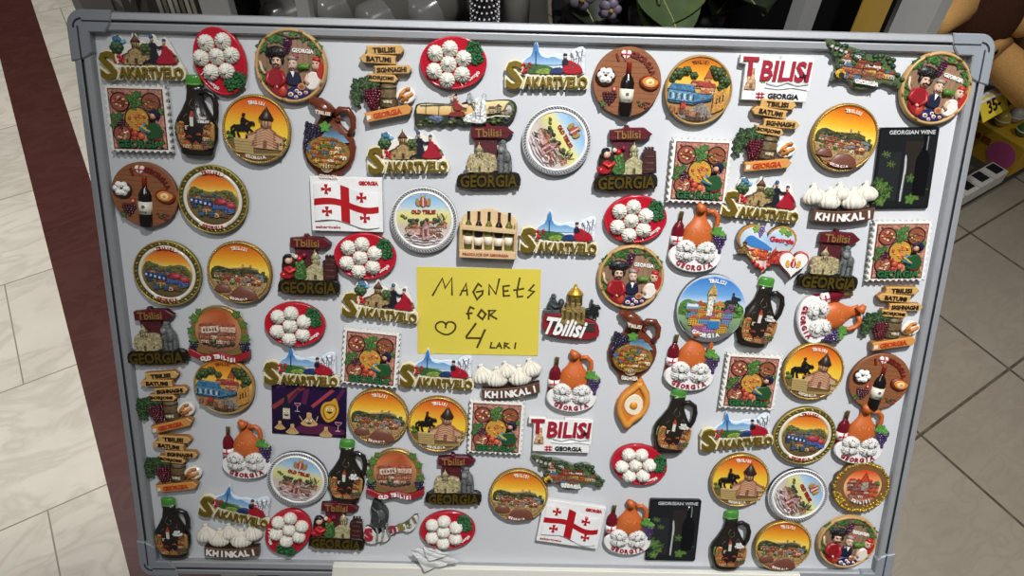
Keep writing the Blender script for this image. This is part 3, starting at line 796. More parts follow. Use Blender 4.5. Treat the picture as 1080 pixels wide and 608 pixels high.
@proto('wine_jug_magnet', 'dark green-capped jug magnets')
def jug():
    root = empty('wine_jug_magnet'); rnd = random.Random(6); dk = C('#241f19')
    prof = [(-40, 15), (-38, 16.5), (-34, 17), (-22, 21), (-12, 21.5), (-5, 19.5), (4, 14), (14, 9), (24, 7.5), (30, 7.6)]
    b = MB(); b.lathe(prof, .42, 2, dk, 20, cx=-2); b.prism([(-2 + r, y) for y, r in prof] + [(-2 - r, y) for y, r in prof[::-1]], 0, 2, dk); b.build('body', root, 'gloss')
    MB().tube([(3, 22, 4), (10, 24, 4), (17, 20, 4), (19.5, 12, 4), (19, 2, 4), (16, -7, 4)], [2.6, 2.8, 2.9, 2.9, 2.7, 2.4], dk, 10).build('handle', root, 'gloss')
    c = MB(); c.lathe([(29, 7.6), (30, 8.4), (36.5, 8.4), (38, 7.8), (39, 6)], .6, 0.5, C('#4f8f3a'), 16, cx=-2.5); c.lathe([(28, 7), (29.5, 8.8), (30.5, 8.8)], .6, .4, C('#6aa84c'), 16, cx=-2.5); c.build('cap', root, 'gloss')
    def zc(x, y): 
        r = 20.5; return 2 + .42 * math.sqrt(max(0, r * r - (x + 2) ** 2))
    m = MB()
    for i in range(11):
        a = [(-13, -3), (-14, -9), (-17, -15), (-16, -22), (-12, -28)]
    m.prism(smooth([(-18, -6), (-9, -7), (0, -16), (9, -9), (18, -4), (18.5, -22), (14, -34), (-14, -34), (-19, -22)], 1), 7.2, 9.6, lambda x, y: mixc(C('#8f5a34'), C('#b58c46'), max(0, min(1, (y + 34) / 28))), .6)
    m.prism(smooth([(-21, -8), (-15, -7), (-16, -20), (-20, -22)], 1), 4, 7.2, C('#7d8a4a'), .6)
    m.build('hill_relief', root, 'relief')
    m = MB()
    for x, y, w, h in ((-14, -13, 5, 7), (-13, -21, 6, 4), (-6, -24, 7, 5), (2, -21, 6, 4.5), (9, -15, 6, 5), (13, -11, 5, 6), (10, -22, 7, 4), (-9, -30, 8, 4), (0, -30, 7, 4)):
        house(m, x, y, w, h, 9, jit(C(rnd.choice(['#b08a54', '#c09a5a', '#9c6238', '#d0b080'])), rnd), jit(C(rnd.choice(['#8a2f1e', '#b5502a', '#5a2a1e'])), rnd), 1)
    m.build('town_relief', root, 'relief')
    m = MB(); m.box(-3, -6, 3.4, 9, 8, 11, C('#d8d2c4')); m.prism([(-5.2, -1.5), (-.8, -1.5), (-3, 4.5)], 8, 11.4, C('#b3482c'), .4); m.box(-5, -12, 10, 4, 8, 10.6, C('#c4b090')); m.build('church_tower', root)
    m = MB(); grapes(m, 9, -29, 11, 8, 8.4, C('#2a1f38'), rnd, 1.4); leaf(m, 14, -26, 4, .4, 8.6, C('#2a3d1e')); m.build('grapes', root, 'gloss')
    m = MB(); m.tube([(-3, 16, 6), (-6, 10, 7.4), (-2, 6, 8), (2, 9, 8), (0, 13, 7.4)], .45, C('#5a5346'), 5); m.tube([(-8, 1, 8), (-12, -2, 8), (-9, -6, 9)], .45, C('#5a5346'), 5); m.tube([(4, 1, 8.4), (7, 4, 7.6), (9, 0, 8)], .45, C('#5a5346'), 5); m.build('scroll_ornament', root, 'gloss')
    m = MB(); m.text('OLD', 7.5, -2.2, 2.6, 8, 10.6, C(WHITE), .03); m.build('lettering', root); m = MB(); m.text('TBILISI', 8, -5.6, 2.8, 8, 10.8, C(WHITE), .03, w=11); m.build('lettering', root)
    return root

def sunset_base(root, r=34.5, rim='#c7a24a', stops=None, bd=True, rimw=1.7, drk='#6b4a22'):
    b = MB(); b.disc(0, 0, r - .6, r - .6, 0, 4.6, C(drk), .3, 56); b.build('backing', root)
    MB().strips(r - 2 * rimw + .9, 4.9, grad(stops), 22).build('painted_sky', root, 'gloss')
    m = MB(); m.ring(0, 0, r - rimw, rimw, 3.2, 3.2, C(rim), 56, 5)
    if bd: beads(m, r - rimw, 84, 6.0, 1.0, mixc(C(rim), (1, .9, .6), .25))
    m.build('rim', root, 'gilt' if bd else 'resin')

@proto('rider_church_magnet', 'round sunset magnets with a horseman and a church')
def rider_m():
    root = empty('rider_church_magnet'); rnd = random.Random(7)
    sunset_base(root, 34.5, '#b8913e', [(-34, '#5c4220'), (-20, '#8a6a30'), (-12, '#f2d24a'), (4, '#f0c23a'), (18, '#e8842a'), (32, '#c9431e')])
    g = MB()
    g.prism(ell(0, 0, 31.4, 31.4, 24, 0, math.radians(200), math.radians(340)), 4.8, 6.0, C('#6f5a34'), .4)
    g.prism([(-22, -10), (-3, -10), (-2, -26), (-20, -24)], 5, 7.4, C('#b59a64'), .5)
    for k in range(5): g.box(-12, -13 - k * 2.8, 17.5, .5, 5, 7.7, C('#8a7448'))
    g.stroke([(-24, -22), (0, -25), (26, -22)], 2.2, 5, 7.2, C('#9c8450')); g.prism(smooth([(-18, -27), (0, -29.5), (19, -27), (14, -30), (-13, -30)], 1), 5, 6.8, C('#7a4a2a'), .4)
    g.build('stone_pedestal', root)
    c = MB(); church(c, 9.5, -18, 42, 5.2, C('#c99c7c'), C('#96684c'), 1.8, C('#7a5238'))
    for k in range(6): c.stroke([(-4 + k * .9, -16 + k * 2.6), (9.5, -12.5 + k * 2.8), (23 - k * .9, -16 + k * 2.6)], .5, 5.2, 8.2, C('#9c6a4a'))
    c.build('church', root); c = MB(); c.lathe([(11.2, 7.4), (11.8, 7.7), (23.5, .4)], .9, 5.2, C('#30221d'), 12, cx=9.5); c.build('dark_roof', root)
    t = MB()
    for x, y, r in ((25, -12, 3.6), (22, -16, 3.4), (27.5, -7, 2.6)): tree(t, x, y, r, 5, C('#4f6a24'), rnd)
    t.build('bush', root, 'relief'); t = MB()
    for x, y, r in ((-25.5, -10, 3.4), (-28, -6, 2.2)): tree(t, x, y, r, 5, C('#4f6a24'), rnd)
    t.build('bush', root, 'relief')
    h = MB(); rider(h, -13, -4.5, 24, 5, C('#141112'), 2.4); h.build('horse_and_rider', root)
    t = MB(); t.arc_text('TBILISI', 0, 0, 26.5, 90, 32, 3.4, 4.8, 6.2, C(WHITE), .03); t.build('lettering', root); t = MB(); t.arc_text('GEORGIA', 0, 0, 28, 270, 36, 3.2, 6, 7.4, C('#e8e0cc'), .03, True); t.build('lettering', root)
    return root

@proto('town_sunset_magnet', 'round sunset magnets with the domed bath roofs')
def town():
    root = empty('town_sunset_magnet'); rnd = random.Random(8)
    sunset_base(root, 34.5, '#b08a3a', [(-34, '#5c4628'), (-8, '#a8823c'), (2, '#f6dc62'), (12, '#efb02e'), (22, '#df7f22'), (33, '#b5491a')])
    g = MB(); g.prism(smooth([(-31, 1), (-24, 7), (-14, 5), (-4, 2.5), (6, 5), (16, 4), (24, 0), (31, -2), (28, -12), (-28, -12)], 1), 4.8, 6, C('#3f4526'), .5)
    for i in range(26): g.dome(rnd.uniform(-28, 28), rnd.uniform(-4, 3), 5.6, 2.2, 1.8, 1.6, jit(C('#4a4f2a'), rnd, .4), 6, 2)
    g.stroke([(-10, 4.5), (0, 5.5), (10, 7), (20, 5)], .9, 5, 7, C('#b09a74')); g.box(4, 7.5, 1.4, 4.5, 5, 7, C('#a08a64')); g.box(12, 8, 1.8, 3.6, 5, 7, C('#a08a64'))
    g.build('hill', root, 'relief')
    g = MB(); g.prism(ell(0, 0, 31, 31, 24, 0, math.radians(196), math.radians(344)), 4.9, 6.2, C('#a98a5c'), .3); g.build('foreground_slope', root, 'relief')
    v = MB(); village(v, incirc(0, 0, 30), -29, 29, -14, -4, 5.4, rnd, ['#c9a276', '#d8c4a0', '#a3623e', '#c4a884', '#b98a5a', '#8a4a34', '#8796a0'], ['#9c4a34', '#8f4a34', '#b87a54', '#6a4a3a', '#a86a4a', '#7a8088'], 4.6, .1)
    v.build('town_relief', root, 'relief')
    for x, y, r, h in ((5, -26.5, 14.5, 13), (-17, -19.5, 9, 8)):
        d = MB(); rr = [p for p in ell(x, y - 1, r + 1, 5, 20) if math.hypot(*p) < 30.8]
        if len(rr) > 4: d.prism(rr, 5, 7.6, C('#9c7a54'))
        n = 16; vs_ = []; fs = []
        for j in range(6):
            for i in range(n + 1):
                a = PI * i / n; q = math.cos(PI / 2 * j / 6); px = x + r * q * math.cos(a); py = y + h * math.sin(PI / 2 * j / 6) * 1.0 + .0 * i
                vs_.append((px, py - 1, 7 + 3.0 * q * math.sin(a)))
        for j in range(5):
            for i in range(n): fs.append((j * (n + 1) + i + 1, j * (n + 1) + i, (j + 1) * (n + 1) + i, (j + 1) * (n + 1) + i + 1))
        d.add([p for p in vs_], fs, C('#6f4232'), True); d.build('bath_dome', root)
    t = MB(); t.prism(smooth([(-11, -28.5), (0, -30), (11, -28.5), (11, -25.6), (0, -27), (-11, -25.6)], 1), 6, 9.2, C('#a82a20'), .4)
    t.build('ribbon', root); t = MB(); t.arc_text('TBILISI', 0, 0, 27, 88, 32, 3.6, 4.8, 6.4, C('#f0e2cc'), .03); t.build('lettering', root); t = MB(); t.arc_text('GEORGIA', 0, 0, 28, 270, 34, 2.6, 8.5, 10, C(WHITE), .03, True); t.build('lettering', root)
    return root

@proto('old_street_magnet', 'round old-street magnets with blue balconies')
def blue():
    root = empty('old_street_magnet'); rnd = random.Random(9)
    sunset_base(root, 34, '#a8854a', [(-34, '#8a6d4a'), (-4, '#b9925c'), (8, '#f0c250'), (18, '#e99a30'), (32, '#b8601e')], False, 1.5)
    t = MB()
    for x, y, r in ((-22, 15, 6), (-14, 18, 5), (-27, 10, 4), (-6, 14, 4)): tree(t, x, y, r, 5, C('#3c4f24'), rnd, 6)
    t.build('tree', root, 'relief'); t = MB()
    for x, y, r in ((18, 17, 7), (25, 10, 6), (22, 4, 4), (12, 21, 4)): tree(t, x, y, r, 5, C('#3c4f24'), rnd, 6)
    t.build('tree', root, 'relief')
    c = MB(); c.box(8, 8, 6, 10, 5, 7, C('#b98450')); c.prism([(4, 12), (12, 12), (8, 21)], 5, 7.6, C('#a5552c'), .4); c.build('church_tower', root)
    h = MB()
    house(h, 9, 0, 15, 7, 5.4, C('#c9a072'), C('#a34434')); house(h, -1, 5, 14, 5, 5.2, C('#c98a5a'), C('#9c4a34'))
    h.prism([(-4, 4), (17, 4), (15, 7.5), (-2, 7.5)], 5, 7.6, C('#a83a34'), .4); h.prism([(1, -3), (7, 3), (13, -3)], 5, 8, C('#b86a4a'), .4)
    h.prism([(15, -22), (27, -16), (27, 4), (15, -2)], 5, 7.6, C('#c08a3e'), .4)
    for k in range(3): h.box(18.5 + 3 * k, -9 + 1.6 * k, 1.4, 6, 5, 8, C('#4a3420'))
    for k in range(6): h.box(-25 + k * 5.4, -19 - k * 1.0, 4.2, 6, 5.2, 7.4, jit(C(['#8a5a3a', '#a86a44', '#6a4a34'][k % 3]), rnd), 0, .3)
    h.build('house', root, 'relief')
    b = MB(); bl = C('#41769c')
    b.prism([(-30, -12), (-4, -14), (-4, -2), (-30, 0)], 5, 7.4, C('#6490aa'), .4); b.prism([(-31, 0), (-3, -2), (-6, 5), (-27, 6)], 5, 8.2, bl, .5)
    b.prism([(-4, -14), (14, -9), (14, -3), (-4, -2)], 5, 7.2, C('#4a7a96'), .4)
    for k in range(9): b.box(-28 + k * 2.9, -5.6 - k * .2, 1.4, 5.4, 5, 7.9, C('#c4d0d4' if k % 2 else '#1f3a58'))
    b.stroke([(-30, -10), (-4, -12), (14, -7)], 1, 5, 8.2, C('#23405e')); b.box(-14, -15, 5, 6, 5, 8, C('#a8352c')); b.build('balcony_house', root, 'relief')
    r = MB(); r.prism(smooth([(0, -13), (5, -11), (12, -16), (18, -24), (6, -30.5), (-12, -29), (-20, -24), (-4, -19)], 1), 4.8, 6.2, C('#8f8578'), .4)
    for k in range(5): r.stroke([(2 + k * 2, -14 - k), (-4 + k * 4, -27)], .5, 5, 6.6, C('#6a6258'))
    r.build('street', root, 'relief')
    t = MB(); t.arc_text('TBILISI', 0, 0, 27.5, 92, 30, 3.2, 4.8, 6.2, C('#8a4a20'), .03); t.build('lettering', root); t = MB(); t.arc_text('GEORGIA', 0, 0, 27.5, 272, 40, 3.6, 6, 7.6, C('#4a3a2a'), .03, True); t.build('lettering', root)
    return root

@proto('signpost_magnet', 'wooden arrow signpost magnets')
def post():
    root = empty('signpost_magnet'); rnd = random.Random(10); wd = '#d2a662'
    MB().box(4, 8, 6, 52, 0, 3, C('#7a5a34')).build('post', root)
    def arrow(t, x0, x1, y, h, right, tilt, col, z, tc, tw):
        cx = (x0 + x1) / 2; w = x1 - x0
        p = [(-w / 2, -h / 2), (w / 2 - h * .45, -h / 2), (w / 2, 0), (w / 2 - h * .45, h / 2), (-w / 2, h / 2), (-w / 2 + .9, 0)]
        if not right: p = [(-a, b) for a, b in p]
        c, s = math.cos(tilt), math.sin(tilt); p = [(cx + a * c - b * s, y + a * s + b * c) for a, b in p]
        q = MB(); q.prism(p, 0, z, C(col), .7, side=C('#a3713a'))
        for k in (-.22, .2): q.stroke([(cx - w * .4, y + k * h - w * .4 * tilt), (cx + w * .3, y + k * h + w * .3 * tilt)], .25, z - .1, z + .08, C('#b98240'))
        o = q.build('sign_board', root)
        dx = -1.2 if right else 1.2
        MB().text(t, cx + dx, y + dx * tilt, h * .58, z - .1, z + .9, C(tc), .035, w=tw, rot=tilt).build('lettering', o)
    arrow('TBILISI', -13, 24, 32, 8.4, True, .03, wd, 6.5, '#2b1c12', 22)
    arrow('BATUMI', -20, 16, 23.4, 8.4, False, -.05, wd, 7.2, '#2b1c12', 24)
    arrow('SIGHNAGHI', -6, 31, 13.6, 8.2, True, .03, wd, 6.8, '#2b1c12', 29)
    arrow('BORJOMI', -13, 17, 5.4, 7.8, True, -.05, wd, 6.5, '#2b1c12', 24)
    arrow('GEORGIA', -17, 31, -28, 9.6, True, .2, '#d4944c', 8.5, '#c2401c', 29)
    m = MB(); m.prism([(-15, -31), (-11, -30), (-11, -34), (-15, -35)], 8, 9.2, C('#e8ddd0')); m.build('flag_mark', root)
    m = MB(); m.lathe([(-25, 7), (-20, 8.4), (-12, 8.8), (-4, 8.4), (0, 7)], .75, 0, C('#6d5836'), 14, cx=6)
    for y in (-22, -13.5, -4): m.lathe([(y - .8, 8.9), (y + .8, 8.9)], .77, 0, C('#3f3624'), 14, cx=6)
    m.text('WINE', 6, -17, 3, 6, 7.6, C('#e0d4b8'), .03, w=9); m.build('barrel', root, 'relief')
    m = MB()
    for x, y, r in ((-23, -1, 6.5), (-15, 1, 6.5), (-25, -10, 6), (-17, -6, 6), (-25, -17, 4.5), (-7, 0, 5.5)): leaf(m, x, y, r * 1.15, rnd.uniform(0, 6), 2 + rnd.uniform(0, 2.5), jit(C('#263d22'), rnd, .3), h=2.5)
    m.build('vine_leaf', root)
    m = MB(); grapes(m, -9, -17, 17, 24, 3.5, C('#4f1420'), rnd, 2.0, .1); grapes(m, -10, -14, 11, 15, 5.5, C('#5a1826'), rnd, 1.9); m.build('grapes', root, 'gloss')
    m = MB(); m.disc(24, -11, 10, 8, 0, 4.5, C('#f0ece2'), 1, 28, .2); m.build('dish', root, 'gloss')
    m = MB()
    for a, b in (((17, -15), (24, -5)), ((20, -17), (31, -9)), ((24, -6), (28, -5)), ((18, -10), (26, -15))): m.tube([(a[0], a[1], 5), ((a[0] + b[0]) / 2, (a[1] + b[1]) / 2 + 1.2, 6), (b[0], b[1], 5)], 1.7, C('#c9803a'), 8)
    m.build('bread', root); return root

@proto('town_jug_magnet', 'brown clay jug magnets with grapes and a town')
def bj():
    root = empty('town_jug_magnet'); rnd = random.Random(11); br = C('#6a3320')
    prof = [(-41, 11), (-38, 11.5), (-35, 13), (-26, 22), (-16, 26), (-7, 27), (1, 25), (8, 20), (14, 13), (19, 10), (25, 9.5)]
    b = MB(); b.lathe(prof, .19, 2, br, 20); b.prism([(r, y) for y, r in prof] + [(-r, y) for y, r in prof[::-1]], 0, 2, br)
    b.tube([(0, 24, 5), (-4, 30, 6), (-9, 34, 6), (-17, 36, 6)], [9.5, 8, 6.5, 4], br, 12); b.dome(-15, 36, 3, 6, 4.6, 5, C('#7a3e28'), 14, 5); b.build('body', root, 'gloss')
    MB().tube([(6, 24, 5), (11, 30, 6), (19, 30, 6), (24, 23, 5.5), (24.5, 13, 5), (20, 6, 4.5)], [3, 3.4, 3.4, 3.3, 3, 2.6], br, 10).build('handle', root, 'gloss')
    m = MB(); m.ring(9.5, 20.5, 2, 1.2, 4, 3, br, 16, 4); m.build('handle_scroll', root, 'gloss')
    m = MB(); m.prism([(-6, 3), (-2, 9), (2, 11), (5, 8), (9, 9), (12, 5), (15, 5), (18, 1), (21, -2), (8, -4), (-6, -2)], 6, 8.4, lambda x, y: mixc(C('#7fa6c4'), C('#2f5878'), max(0, min(1, (y + 2) / 12))), .5); m.build('mountain', root)
    m = MB(); m.prism(ell(0, -14, 22, 17, 30), 6, 8.8, C('#8a6a2c'), .8); village(m, incirc(0, -14, 21.5, 17), -21, 21, -26, 1, 8.4, rnd, ['#c99a3a', '#b98a32', '#d8b05a', '#a8702c', '#5f7a80', '#d9c9a0'], ['#8a3a22', '#a8552c', '#6a5030', '#b5662e'], 5.6, .15); m.build('town_relief', root, 'relief')
    m = MB()
    for r in (6, 4): m.ring(-1, -27, r, .8, 8.6, 1.2, C('#b09070'), 20, 4)
    m.dome(-1, -27, 8.6, 3, 2.6, 2, C('#8a6a50')); m.build('fountain', root, 'relief')
    m = MB(); grapes(m, -18, 0, 17, 24, 5.5, C('#241d33'), rnd, 2.1, -.35); m.build('grapes', root, 'gloss')
    m = MB(); leaf(m, -3, 12, 6, 1.6, 8, C('#4f8a34')); m.build('vine_leaf', root); m = MB(); leaf(m, -18, -11, 4, .4, 8.5, C('#3f5f8a')); m.build('vine_leaf', root)
    m = MB(); m.text('TBILISI', -4, 26, 3.4, 8, 16, C('#e8d8c4'), .03, w=15, rot=-.1); m.build('lettering', root); m = MB(); m.text('GEORGIA', 0, -38, 4, 4, 6.6, C('#efe6d8'), .03, w=19); m.build('lettering', root)
    return root

@proto('pastoral_strip_magnet', None)
def horse():
    root = empty('pastoral_strip_magnet'); rnd = random.Random(12)
    lo = []
    for i in range(9): lo += [(44 - i * 11, -13 - (i % 2) * .5), (40 - i * 11, -16), (36 - i * 11, -13)]
    MB().prism(smooth([(-51, -10), (-51, 6), (-44, 9), (-20, 7), (-8, 6), (10, 8), (40, 10), (49, 8), (52, 0), (49, -8)] + lo, 1), 0, 4, C('#2c3320'), .8).build('backing', root)
    MB().prism(smooth([(-49, -4), (-49, 5), (-43, 8), (-10, 5), (10, 7), (40, 9), (48, 6), (49, -4)], 1), 3.8, 4.8, grad([(-6, '#c98a4a'), (0, '#e0b878'), (8, '#efe0a8')]), .3).build('painted_sky', root)
    m = MB()
    for i in range(34): m.dome(rnd.uniform(-47, 46), rnd.uniform(-13, -5), 4, 3, 2, 2.4, jit(C(rnd.choice(['#4a5a2c', '#5f6f38', '#3a4424', '#4a5468', '#6b6a40'])), rnd, .3), 7, 3)
    m.dome(-30, -7, 4, 8, 4, 2.6, C('#5a6580')); m.build('meadow', root, 'relief')
    for x in (-40, -27, -14):
        m = MB(); m.stroke([(x, -3), (x + 1, 7)], .7, 4.6, 6, C('#6a5a40')); m.stroke([(x - 5, 6.5), (x + 1, 6), (x + 7, 6.5)], .7, 4.6, 6.2, C('#6a6a60')); m.build('fence_post', root)
    m = MB(); m.prism(smooth([(-18, -6), (-16, -1), (-8, -1), (-2, 0), (0, -6)], 1), 4.6, 7.4, C('#7d2c26'), .6); m.prism(smooth([(-12, 0), (-12, 9), (-9, 11), (-6, 9), (-3, 0)], 1), 4.6, 8, C('#8f2f28'), .6); m.tube([(-7, 8, 7), (-2, 4, 8), (2, 3, 8)], 1.2, C('#d9b8a0'))
    m.dome(-10, 13, 4.6, 2.4, 2.6, 3.4, C('#d2b09a')); m.dome(-10.3, 14.8, 4.6, 2.8, 2.2, 3, C('#1c1620')); m.tube([(-12, 9, 6.5), (-15, 13, 6.5), (-10, 16, 6.5)], 1, C('#d2b09a')); m.build('seated_woman', root)
    m = MB(); w = C('#dfe0dc')
    m.prism(smooth([(-4, -10), (0, -4), (8, -2), (10, 4), (9, 10), (12, 12), (19, 12), (21, 6), (21, -4), (20, -14), (2, -12)], 1), 4.6, 8, w, .9)
    m.prism(smooth([(2, 6), (2, 15), (5, 19), (8, 14), (8, 6)], 1), 4.6, 7.6, C('#a9adad'), .7); m.prism(smooth([(13, 10), (17, 16), (20, 18), (22, 12), (20, 8)], 1), 4.6, 7.6, C('#c9ccca'), .7)
    for a, b in (((5, 12), (9, 2)), ((9, 4), (10, -8)), ((16, 10), (14, -8)), ((4, -4), (18, -6))): m.stroke([a, b], .6, 4.6, 8.5, C('#858a8a'))
    m.build('white_horse', root, 'relief')
    m = MB()
    for x, y, w_, h in ((26, -1, 6, 5), (33, 0, 6, 6), (39, -4, 7, 4)): house(m, x, y, w_, h, 4.6, jit(C('#a89878'), rnd), C('#6a5a44'), 1.5)
    m.prism(smooth([(36, -4), (42, 8), (48, 6), (49, -4)], 1), 4.4, 5.8, C('#5a6848'), .5); m.dome(43, 0, 5, 3.4, 4.4, 2.4, C('#c2b8b4')); m.stroke([(20, -8), (30, -6), (44, -7)], 1, 5, 6.8, C('#e0d8c0')); m.build('village', root, 'relief')
    return root

@proto('tasting_board_magnet', 'round wooden I-love-GEORGIA magnets with a wine bottle')
def love():
    root = empty('tasting_board_magnet'); rnd = random.Random(13)
    b = MB(); b.disc(0, 0, 34, 33.6, 0, 4.6, C('#8f5a38'), .8, 52, side=C('#6a3f26'))
    for k in range(13):
        y = -29 + k * 4.8; hw = math.sqrt(max(0, 32.5 ** 2 - y * y))
        b.stroke([(-hw * .95, y), (-hw * .2, y + rnd.uniform(-.6, .6)), (hw * .95, y + rnd.uniform(-.6, .6))], .45, 4.5, 4.75, C('#74452a'))
    b.build('wooden_disc', root)
    o = MB(); wine_bottle(o, .5, -7, 52, 6.8, 4.4, C('#17120f'), C('#9c2f24'), 0, .8); o = o.build('wine_bottle', root, 'gloss')
    l = MB(); l.lathe([(-6, 7.1), (7, 7.1)], .82, 4.4, C('#e2dccb'), 12, .5, -13.5); l.prism(ell(.5, -11.5, 1.8, 1.8, 10), 9, 10.5, C('#6a6250')); l.text('WINE', .5, -17, 1.8, 9, 10.5, C('#5a5244')); l.build('bottle_label', o)
    m = MB(); m.disc(-22, 3.5, 10, 9, 4.4, 7, C('#3a2018'), .8, 24); m.build('bowl', root, 'gloss')
    for i in range(6):
        a = 2 * PI * i / 6
        MB().dumpling(-22 + 5.2 * math.cos(a), 5 + 4.4 * math.sin(a), 6.6, 3.5, 3.2, C('#f2f0ea'), n=24).build('dumpling', root, 'matte')
    m = MB(); m.prism(smooth([(11, 2), (14, 6), (20, 8.5), (27, 6), (33, 1), (30, -5), (23, -7.5), (14, -4)], 2), 4.4, 8, C('#7a2f14'), 1.2); m.prism(smooth([(12.5, 2), (20, 7), (27, 4.5), (31.5, 1), (26, -4.4), (18, -3.6)], 2), 7.4, 9, C('#d98a3c'), .6); m.dome(22, 1.2, 8.6, 5, 3.8, .9, C('#f3d8a0')); m.dome(22.2, 1.2, 9.2, 1.8, 1.5, .9, C('#e89a2c')); m.build('cheese_bread', root)
    m = MB(); grapes(m, -16, -17, 14, 10, 4.4, C('#4a2228'), rnd, 1.9); m.build('grapes', root, 'gloss')
    m = MB(); leaf(m, -22, -22, 4, .4, 4.4, C('#3f4a24')); m.build('vine_leaf', root)
    m = MB()
    for i in range(12): m.dome(19 + rnd.uniform(-6, 5), -21 + rnd.uniform(-3, 3), 4.4, 2, 1.5, 1.6, jit(C(rnd.choice(['#4a4a22', '#3a3a1c', '#7a2a1e'])), rnd, .3), 7, 3)
    m.build('herbs', root, 'relief')
    m = MB(); m.ring(-12, -7, 2, .8, 4.4, 1.6, C('#a8352c'), 16, 4); m.dome(-12, -7, 4.4, 1.6, 1.6, 1, C('#e0c0b0')); m.build('sauce_cup', root)
    t = MB(); t.arc_text('I', -2, -1, 26, 112, 1, 7.4, 4.4, 6.2, C('#7a1f1a'), .05); t.build('lettering', root); t = MB(); t.arc_text('GEORGIA', -1, -1, 27.5, 53, 56, 5.6, 4.4, 6, C('#6f2019'), .05); t.build('lettering', root)
    h = MB(); h.prism(heart(-3.5, 25, 10, 10), 4.4, 6.4, C('#efe8e0'), .6); h.stroke([(-3.5, 29), (-3.5, 21)], 1.2, 6, 6.8, C('#b3202a')); h.stroke([(-8, 26), (1, 26)], 1.2, 6, 6.8, C('#b3202a'))
    h.build('heart', root); return root

@proto('city_word_magnet', 'white TBILISI word magnets')
def letters():
    root = empty('city_word_magnet'); rnd = random.Random(14)
    b = MB(); b.prism([(-31, -23), (34, -23), (34, -13), (36, -12), (36, 18), (30, 20), (4, 20), (3, 17), (-16, 17), (-18, 20), (-37, 20), (-37, 12), (-31, 11)], 0, 5, C('#ecebe6'), .7, side=C('#d6d4ce')); b.build('backing', root, 'matte')
    m = MB(); m.text('T', -26.5, 9.4, 20, 4.8, 5.4, C(WHITE), .09); m.text('T', -26.5, 9.4, 18, 5, 7, C('#a01f30'), .045); m.text('BILISI', 9, 6, 22, 4.8, 5.4, C(WHITE), .07, w=52); m.text('BILISI', 9, 6, 20, 5, 6.8, C('#a01f34'), .03, w=50, shear=.08); m.build('lettering', root)
    m = MB()
    for i in range(6): m.box(-24 + (i % 3 - 1) * .3, -11 + i * 3.4, 11 - i * 1.3, 3.4, 4.8, 6.6 - i * .1, jit(C('#c9a27a'), rnd, .12), 0, .3)
    m.box(-24, -9, 3, 5, 4.8, 7, C('#7a5a44')); m.build('fortress', root, 'relief')
    m = MB(); m.tube([(-8, -6, 5.2), (2, -8, 5.4), (12, -4, 5.6), (22, -7, 5.4), (33, -5, 5.2)], 1.3, C('#c9cfcf'), 8); m.tube([(-10, -10, 5.2), (4, -11, 5.4), (18, -9, 5.4), (33, -11, 5.2)], 1.0, C('#e6e8e6'), 8); m.build('bridge', root)
    m = MB(); rider(m, 27, -1, 9, 5, C('#16161a'), 1.8); m.build('horse_and_rider', root)
    m = MB()
    for i in range(8): m.dome(rnd.uniform(-14, -4), rnd.uniform(-8, 4), 4.8, 1.4, 1.4, 1.4, jit(C('#7a8a4a'), rnd, .3), 6, 2)
    m.build('bush', root, 'relief')
    m = MB()
    for d in (-1.6, 1.6): m.stroke([(-13 + d, -15), (-13 + d, -21)], 1, 4.8, 6, C('#b3202e')); m.stroke([(-17, -18 + d), (-9, -18 + d)], 1, 4.8, 6, C('#b3202e'))
    m.build('hash_mark', root); MB().text('GEORGIA', 10, -18, 5.4, 4.8, 6, C('#1c1c20'), .035, w=31).build('country_lettering', root)
    return root

@proto('country_map_magnet', 'magnets shaped like the map of the country')
def map_():
    root = empty('country_map_magnet'); rnd = random.Random(15)
    out = smooth([(-44, 20), (-38, 22), (-28, 17), (-14, 18), (0, 14), (8, 12), (14, 15), (24, 16), (31, 10), (33, 3), (41, -1), (45, -8), (44, -14), (36, -12), (25, -10), (20, -16), (8, -21), (-4, -20), (-8, -14), (-22, -14), (-26, -18), (-26, -12), (-24, -4), (-26, 4), (-32, 9), (-40, 13)], 1)
    MB().prism(out, 0, 5, C('#4f5a3a'), .8, side=C('#8a8a84')).build('map_base', root)
    def inside(x, y):
        c = False; n = len(out)
        for i in range(n):
            (x1, y1), (x2, y2) = out[i], out[(i + 1) % n]
            if (y1 > y) != (y2 > y) and x < (x2 - x1) * (y - y1) / (y2 - y1) + x1: c = not c
        return c
    m = MB()
    for i in range(130):
        x = rnd.uniform(-43, 44); y = rnd.uniform(-16, 19)
        if inside(x, y) and (y > 6 + rnd.uniform(-3, 1) or x < -20 or x > 36): m.dome(x, y, 4.6, 3, 2.6, 2.8, jit(C('#2c4420'), rnd, .45), 7, 3)
    m.build('forest', root, 'relief')
    m = MB()
    for x in range(-36, -20, 5): m.box(x, 14.5 - (x + 36) * .2, 3, 2.4, 4.8, 7.8, C('#c4c0b4'))
    village(m, lambda x, y: inside(x, y) and x > -25, -24, 40, -12, 8, 4.8, rnd, ['#c4954e', '#c9a040', '#54708a', '#b8b0a0', '#a8623c', '#d0c4ac'], ['#8f3a2c', '#7a2f28', '#4a6a84', '#94543a'], 7.2, .15)
    m.build('town_relief', root, 'relief')
    m = MB(); m.disc(-20, -9, 5, 4.4, 5, 7.4, C('#d9a52e'), .5, 16); m.disc(-19, -10, 2.8, 2.6, 7, 8, C('#1f1a16'), .2, 14); m.disc(9, -8, 7, 5, 5, 7.2, C('#6a5238'), .6, 18); m.build('tunnel_arch', root, 'relief')
    MB().text('GEORGIA', 7, -13.2, 4.2, 5, 9.4, C(WHITE), .03, w=24).build('lettering', root)
    return root

